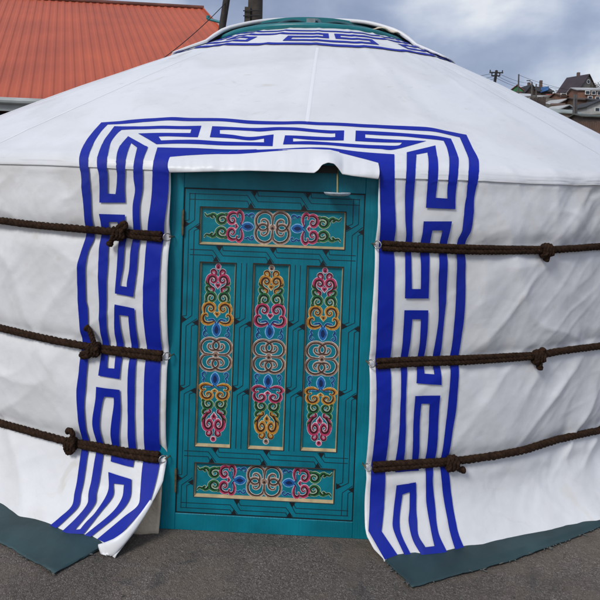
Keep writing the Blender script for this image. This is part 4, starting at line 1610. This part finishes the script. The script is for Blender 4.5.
def house_at(name, px0, px1, py_eave, py_ridge, py_base, depth, wallm, roofm, label, ridge='x', yaw=0, dlen=6, wins=(), cat='house', group='houses on the hillside', over=.35, chim=None, gablem=None, gwin=None):
    """gabled house standing at its distance; ridge 'x' runs across the view, 'y' shows a gable to the viewer"""
    A = at(px0, py_base, depth)
    B = at(px1, py_base, depth)
    c = (A + B) / 2
    w = (B - A).length
    ze = at((px0 + px1) / 2, py_eave, depth).z
    zr = at((px0 + px1) / 2, py_ridge, depth).z
    zb = min(hz(A.x, A.y), hz(B.x, B.y), c.z) - .6
    X = Vector((math.cos(yaw), math.sin(yaw), 0))
    Y = Vector((-X.y, X.x, 0))
    c = Vector((c.x, c.y, 0)) + Y * dlen / 2
    root = empty(name, (c.x, c.y, zb), label, cat, group)
    mb = MB()
    mb.box((c.x, c.y, (zb + ze) / 2), w, dlen, ze - zb, (X, Y, UP))
    gb = []
    if ridge == 'y':
        for sgn in (-1, 1):
            q = c + Y * sgn * (dlen / 2 - .01)
            mb.add([q - X * w / 2 + UP * ze, q + X * w / 2 + UP * ze, q + UP * zr], [(0, 1, 2)], 1 if gablem else 0)
    else:
        for sgn in (-1, 1):
            q = c + X * sgn * (w / 2 - .01)
            mb.add([q - Y * dlen / 2 + UP * ze, q + Y * dlen / 2 + UP * ze, q + UP * zr], [(0, 1, 2)], 1 if gablem else 0)
    mb.build('wall', [wallm, gablem or wallm], root, smooth=False)
    mb = MB()
    th_ = .16
    if ridge == 'x':
        e, f, k = X * (w / 2 + over), Y * (dlen / 2 + over), over * (zr - ze) / (dlen / 2)
    else:
        e, f, k = Y * (dlen / 2 + over), X * (w / 2 + over), over * (zr - ze) / (w / 2)
    for sgn in (-1, 1):
        r0, r1 = c - e + UP * (zr + .02), c + e + UP * (zr + .02)
        l0, l1 = c - e + f * sgn + UP * (ze - k), c + e + f * sgn + UP * (ze - k)
        t_ = UP * th_
        vs = [r0, r1, l1, l0, r0 + t_, r1 + t_, l1 + t_, l0 + t_]
        mb.add(vs, [(0, 1, 2, 3), (7, 6, 5, 4), (0, 4, 5, 1), (2, 6, 7, 3), (1, 5, 6, 2), (0, 3, 7, 4)], 0)
    ro = mb.build('roof', [roofm], root, smooth=False)
    if chim:
        q = at(chim[0], chim[1], depth + dlen / 2)
        mb = MB()
        mb.box((q.x, q.y, (q.z + ze) / 2), chim[2], chim[2], q.z - ze)
        mb.build('chimney', [hm('brick_chimney', (.16, .10, .08))], ro, smooth=False)
    if gwin:
        zz = at(px1, gwin[0], depth).z
        q = c + X * (w / 2) + UP * zz
        mb = MB()
        mb.tube([q - X * .2, q + X * .09], gwin[1], 18)
        wf = mb.build('window', [M_white], root, smooth=False)
        mb = MB()
        mb.tube([q, q + X * .13], gwin[1] * .68, 18)
        mb.build('pane', [M_glass], wf, smooth=False)
    for (wx, wy, ww, wh, kind) in wins:
        q = at(wx, wy, depth) - Y * .03
        fr2 = MB()
        if kind == 'round':
            fr2.tube([q + Y * .1, q - Y * .08], ww / 2, 14)
        else:
            fr2.box(q, ww, .14, wh, (X, Y, UP))
        wf = fr2.build('window', [M_white], root, smooth=False)
        pn = MB()
        if kind == 'round':
            pn.tube([q, q - Y * .12], ww * .33, 14)
        else:
            pn.box(q - Y * .03, ww * .72, .14, wh * .72, (X, Y, UP))
        pn.build('pane', [M_glass], wf, smooth=False)
    return root


brown = hm('brown_boards', (0.135, 0.078, 0.054))
dkbr = hm('dark_brown_boards', (0.074, 0.051, 0.041))
grey = hm('grey_boards', (.17, .16, .15))
rustw = hm('rust_boards', (0.230, 0.115, 0.074))
greyr = hm('pale_grey_roof', (0.459, 0.459, 0.446), .25)
plum = hm('plum_roof', (.050, .034, .042), .25)
redr = hm('red_roof', (.30, .06, .045))
grn_ = hm('green_gable', (.05, .20, .075))
blk = hm('black_roof', (.035, .035, .038))
tan_ = hm('tan_wall', (0.351, 0.257, 0.189))
white_ = hm('limewashed_wall', (.50, .49, .46))
blu = hm('blue_sheet', (.03, .12, .30))
ggr = hm('green_grey_roof', (0.324, 0.365, 0.338))

house_at('green_gabled_house', 509, 524, 91.5, 85.3, 97, 150, brown, redr, 'house with a red roof and a bright green gable, far up the hillside', 'y', -.25, 8, gablem=grn_)
house_at('hip_roofed_house', 525, 537, 92, 84.6, 100, 148, dkbr, blk, 'dark brown house right of the green gable', 'y', .1, 7, chim=(529, 82.5, .6))
hb_ = house_at('blue_patched_house', 538, 552.5, 91.5, 85.2, 99, 146, dkbr, blk, 'dark house with blue sheeting across its roof', 'x', .05, 7, chim=(541, 80.5, .6))
mb = MB()
p, q = at(540.5, 92.6, 145.2), at(548.5, 90.2, 145.5)
r_, t_ = at(549, 86.6, 148.4), at(541, 88.0, 148.4)
mb.add([p, q, r_, t_, p + UP * .12, q + UP * .12, r_ + UP * .12, t_ + UP * .12], [(0, 1, 2, 3), (7, 6, 5, 4), (0, 4, 5, 1), (1, 5, 6, 2), (2, 6, 7, 3), (3, 7, 4, 0)])
mb.build('roof_sheet', [blu], hb_, smooth=False)
bigh = house_at('tall_gabled_house', 555, 580, 91, 75.2, 99.5, 140, hm('plum_wall', (.12, .075, .065)), plum, 'tall house with a plum dark roof, grey gable and round window', 'x', -1.15, 6.0,
                chim=(578.5, 72.5, .6), gablem=hm('grey_brown_gable', (.17, .16, .135)), gwin=(82.5, .55))
house_at('two_storey_house', 578, 622, 90.5, 86, 108, 118, rustw, greyr, 'two-storey brown house with white windows under a pale roof', 'x', -.12, 7,
         wins=[(587.5, 92.6, .95, .8, 'r'), (593.5, 92.9, .8, .8, 'r'), (599, 93.4, .8, .8, 'r'), (590, 97.8, .9, .7, 'r'), (597.5, 98.4, .9, .7, 'r')])
house_at('plank_house', 560, 579, 95.8, 92.5, 112, 124, rustw, brown, 'rusty plank house below the plum roof', 'x', .05, 5, wins=[(563.5, 95, 1.3, .7, 'r')])
house_at('barn', 575, 594, 100, 97, 116, 112, brown, dkbr, 'dark brown plank barn beside the twin posts', 'x', .0, 5)
house_at('grey_roofed_shed', 540, 551, 98.6, 95.2, 104, 132, white_, greyr, 'small shed with a pale grey roof and limewashed wall', 'x', .0, 4)
house_at('grey_roofed_shed', 540, 558, 104.8, 99.2, 112, 116, rustw, greyr, 'long shed with a pale roof and a rusty gable facing right', 'x', -1.1, 5, gablem=hm('rust_gable', (.20, .085, .06)))
house_at('grey_roofed_shed', 541, 559, 110.8, 105.2, 118, 104, dkbr, greyr, 'lower shed with a broad pale grey roof, nearest the yurt edge', 'x', -1.1, 5)
house_at('green_roofed_shed', 555, 580, 113.2, 108.6, 126, 96, tan_, ggr, 'tan shed with a grey-green roof by the foot of the twin posts', 'x', .15, 5)
house_at('white_walled_house', 586, 616, 107.5, 100.5, 113, 98, white_, blk, 'white walled house with a steep black roof at the right edge', 'y', .1, 6, wins=[(591.5, 109.3, .9, .7, 'r'), (597, 109.6, .9, .7, 'r')])
house_at('lean_to', 582, 612, 117, 114, 130, 84, dkbr, hm('moss_roof', (.10, .11, .095)), 'dark plank lean-to with a mossy roof at the right edge', 'x', .05, 4)
house_at('low_hut', 519, 533, 97.2, 93.0, 103, 138, grey, hm('snowy_roof', (.52, .53, .54), .1), 'low hut with a whitish roof below the green gable', 'x', .1, 4)

for (x0, x1, ye, yr_, yb, dp, wm, rm, lab) in (
        (526, 536, 99.6, 97.4, 106, 128, brown, greyr, 'small brown hut with a grey roof below the dark brown house'),
        (549, 558, 96.4, 93.8, 102, 138, tan_, redr, 'tiny tan hut with a red roof left of the plum roofed house'),
        (533, 545, 103.2, 101, 109, 122, grey, ggr, 'grey hut with a greenish roof above the plank fence'),
        (566, 576, 101.5, 99.2, 108, 118, dkbr, redr, 'dark hut with a faded red roof left of the barn'),
        (581, 592, 117.5, 114.8, 124, 88, tan_, greyr, 'pale tan hut with a grey roof below the white walled house'),
        (592, 606, 101, 98.6, 107, 110, grey, blk, 'grey hut with a black roof under the two-storey house'),
        (553, 563, 105.4, 103, 110, 112, white_, brown, 'whitish hut with a brown roof between the pale sheds')):
    house_at('hut', x0, x1, ye, yr_, yb, dp, wm, rm, lab, 'x', random.uniform(-.4, .3), 3.5, wins=[((x0 + x1) / 2, (ye + yb) / 2 - 1.5, .6, .5, 'r')])
for i, (x0, y0, x1, y1, dep_, lab) in enumerate((
        (527, 106, 546, 113, 110, 'grey plank fence downhill of the low hut'),
        (566, 121, 604, 131, 78, 'dark plank fence at the foot of the settlement'),
        (585, 131, 612, 139, 70, 'rust brown plank fence nearest the yurt at the right edge'))):
    a, b = at(x0, y1, dep_), at(x1, y1, dep_)
    h = at(x0, y0, dep_).z - a.z
    n = int((b - a).length / .28)
    mb = MB()
    d = (b - a).normalized()
    for k in range(n):
        p = a.lerp(b, k / n)
        zb = hz(p.x, p.y) - .3
        ht = max(a.z, zb + 1) + h * random.uniform(.85, 1.05)
        mb.box((p.x, p.y, (zb + ht) / 2), .24, .04, ht - zb, (d, Vector((-d.y, d.x, 0)), UP), 0)
    tag(mb.build('plank_fence', [(dkbr, brown, rustw)[i]], smooth=False, origin=(a.x, a.y, a.z)), lab, 'fence', 'plank fences on the hillside')

M_pl2 = plain('grey_pole', (.12, .11, .105), .9, var=.3, scale=2)
M_pl3 = plain('dark_pole', (.035, .033, .032), .9)


def far_pole(px_lo, px_hi, depth, r, label, arms=(), mat=M_pl2, lampx=None):
    a, b = at(*px_lo, depth), at(*px_hi, depth)
    d = (a - b) / max(.01, (b.z - a.z))
    base = a + d * max(0, a.z - hz(a.x, a.y) + .5)
    root = empty('utility_pole', tuple(base), label, 'pole', 'poles on the hillside')
    mb = MB()
    mb.tube([base, b], [r * 1.2, r * .85], 8)
    mb.build('shaft', [mat], root)
    for (f, wd) in arms:
        q = b.lerp(a, f)
        mb = MB()
        mb.box(q, wd, .14, .14)
        for s_ in (-.45, 0, .45):
            mb.tube([q + Vector((s_ * wd, 0, .05)), q + Vector((s_ * wd, 0, .32))], .07, 6)
        mb.build('crossarm', [mat], root, smooth=False)
    if lampx:
        mb = MB()
        q = at(*lampx, depth)
        mb.tube([b, q], .05, 6)
        mb.box(q, .7, .25, .15)
        mb.build('lamp_arm', [mat], root, smooth=False)
    return b


t1 = far_pole((493.8, 88), (496.6, 70.5), 75, .20, 'dark leaning pole with a crossarm, at the edge of the yurt roof', [(.12, 1.7), (.30, 1.1)], M_pl3)
t2 = far_pole((518, 100), (518.8, 74.2), 120, .17, 'thin pole in front of the green gabled house', [], M_pl2)
t3 = far_pole((531.6, 104), (532, 82), 118, .17, 'grey pole with a street lamp arm in front of the dark brown house', [], M_pl2, (528.5, 80.6))
t4 = far_pole((536, 104), (536.2, 84), 119, .15, 'grey pole right of the lamp pole', [], M_pl2)
t5 = far_pole((573.6, 121), (574.3, 94.5), 95, .20, 'left of the twin grey posts before the rusty plank house', [], M_pl2)
t6 = far_pole((576.3, 121), (576.5, 94.5), 95.6, .16, 'right of the twin grey posts before the rusty plank house', [], M_pl2)


def wire(a, b, sag, label, r=.03):
    mb = MB()
    pts = [a.lerp(b, i / 24) - UP * (sag * 4 * (i / 24) * (1 - i / 24)) for i in range(25)]
    mb.tube(pts, r, 5)
    tag(mb.build('overhead_wire', [M_wire], origin=tuple(a)), label, 'wire', 'overhead wires on the hillside')


for k, (yl, yr, yend) in enumerate(((72.2, 83.0, 90), (75.5, 86.5, 93.5), (78.0, 89.0, 96))):
    wire(at(496.3, yl, 75), at(536, yr, 119), .5, ('top', 'middle', 'bottom')[k] + ' wire from the dark leaning pole to the pole right of the lamp', .022)
    wire(at(496.3, yl + .2, 75), at(425, yl + 3.5 + k * 1.2, 60), .4, ('top', 'middle', 'bottom')[k] + ' wire running left from the dark leaning pole behind the yurt', .022)
wire(at(536, 84.5, 119), at(640, 83, 110), 1.2, 'wire from the pole right of the lamp past the tall gabled house', .03)
wire(at(518.8, 75, 120), at(640, 92, 110), 1.5, 'wire from the thin pole at the green gable to the right', .03)
# low scrub between the houses
M_scrub = plain('bare_scrub', (.075, .06, .042), .95, var=.4, scale=3)
for (px, py, dep_, hgt, lab) in ((556, 96, 136, 2.6, 'dark bush left of the plum roofed house'), (596, 88, 128, 2.4, 'dark bush behind the two-storey house'), (536, 101, 120, 2.0, 'bare bush at the foot of the lamp pole')):
    p = at(px, py, dep_)
    root = empty('bush', (p.x, p.y, p.z - hgt * .6), lab, 'bush', 'bushes on the hillside')
    mb = MB()
    for i in range(420):
        d = Vector((random.gauss(0, 1), random.gauss(0, 1), random.gauss(0, .8)))
        d = d.normalized() * random.random() ** .5 * hgt * .6
        q = p + d
        e1 = Vector((random.gauss(0, 1), random.gauss(0, 1), random.gauss(0, 1))).normalized() * .14
        e2 = Vector((random.gauss(0, 1), random.gauss(0, 1), random.gauss(0, 1))).normalized() * .14
        mb.add([q, q + e1, q + e1 + e2, q + e2], [(0, 1, 2, 3)])
    mb.build('crown', [M_scrub], root, smooth=False)
    mb = MB()
    for i in range(7):
        mb.tube([p - UP * hgt, p + Vector((random.uniform(-.6, .6), random.uniform(-.4, .4), random.uniform(-.2, .5)))], [.06, .02], 5)
    mb.build('stem', [M_pole], root)

# ------------------------------------------------------------------ light
SUN_EL, SUN_AZ = math.radians(42), math.radians(218)   # from behind the camera, a little to the left
w = bpy.data.worlds.new('World')
scene.world = w
w.use_nodes = True
nt = w.node_tree
N, L = nt.nodes.new, nt.links.new
bg = nt.nodes['Background']
sky = N('ShaderNodeTexSky')
sky.sky_type = 'NISHITA'
sky.sun_disc = False
sky.sun_elevation = SUN_EL
sky.sun_rotation = SUN_AZ
sky.air_density = 1.2
sky.dust_density = 2.0
tc = N('ShaderNodeTexCoord')
mp = N('ShaderNodeMapping')
mp.inputs['Scale'].default_value = (1, 1, 1.45)
L(tc.outputs['Generated'], mp.inputs['Vector'])


def wn(scale, det, ro, di, loc):
    mp2 = N('ShaderNodeMapping')
    mp2.inputs['Location'].default_value = loc
    L(mp.outputs[0], mp2.inputs['Vector'])
    n = N('ShaderNodeTexNoise')
    n.inputs['Scale'].default_value = scale
    n.inputs['Detail'].default_value = det
    n.inputs['Roughness'].default_value = ro
    n.inputs['Distortion'].default_value = di
    L(mp2.outputs[0], n.inputs['Vector'])
    return n


def wr(src, stops):
    r = N('ShaderNodeValToRGB')
    r.color_ramp.interpolation = 'B_SPLINE'
    el = r.color_ramp.elements
    el[0].position, el[0].color = stops[0][0], (*stops[0][1], 1)
    el[1].position, el[1].color = stops[-1][0], (*stops[-1][1], 1)
    for p, c in stops[1:-1]:
        el.new(p).color = (*c, 1)
    L(src, r.inputs['Fac'])
    return r


CL = 6.2
cl = wr(wn(2.9, 6, .52, .1, (.35, .0, .15)).outputs['Fac'], [(.36, (.235, .29, .445)), (.49, (.36, .425, .60)), (.58, (.66, .72, .84)), (.65, (1.0, 1.0, 1.0))])
sc_ = N('ShaderNodeVectorMath')
sc_.operation = 'SCALE'
sc_.inputs['Scale'].default_value = CL
L(cl.outputs['Color'], sc_.inputs[0])
mx = N('ShaderNodeMix')
mx.data_type = 'RGBA'
mx.inputs[0].default_value = .9
L(sky.outputs[0], mx.inputs[6])
L(sc_.outputs[0], mx.inputs[7])
L(mx.outputs[2], bg.inputs['Color'])
bg.inputs['Strength'].default_value = .15

sun = bpy.data.lights.new('sun', 'SUN')
sun.energy = 1.9
sun.angle = math.radians(18)
sun.color = (1, .985, .96)
so = bpy.data.objects.new('sun', sun)
dirv = Vector((math.sin(SUN_AZ) * math.cos(SUN_EL), math.cos(SUN_AZ) * math.cos(SUN_EL), math.sin(SUN_EL)))
so.rotation_euler = dirv.to_track_quat('Z', 'Y').to_euler()
so.location = (0, 0, 20)
col.objects.link(so)

vs = scene.view_settings
vs.view_transform = 'Standard'
vs.look = 'None'
vs.gamma = 1
vs.exposure = 0
vs.use_curve_mapping = False
for o in bpy.data.objects:
    if '_w' in o:
        del o['_w']
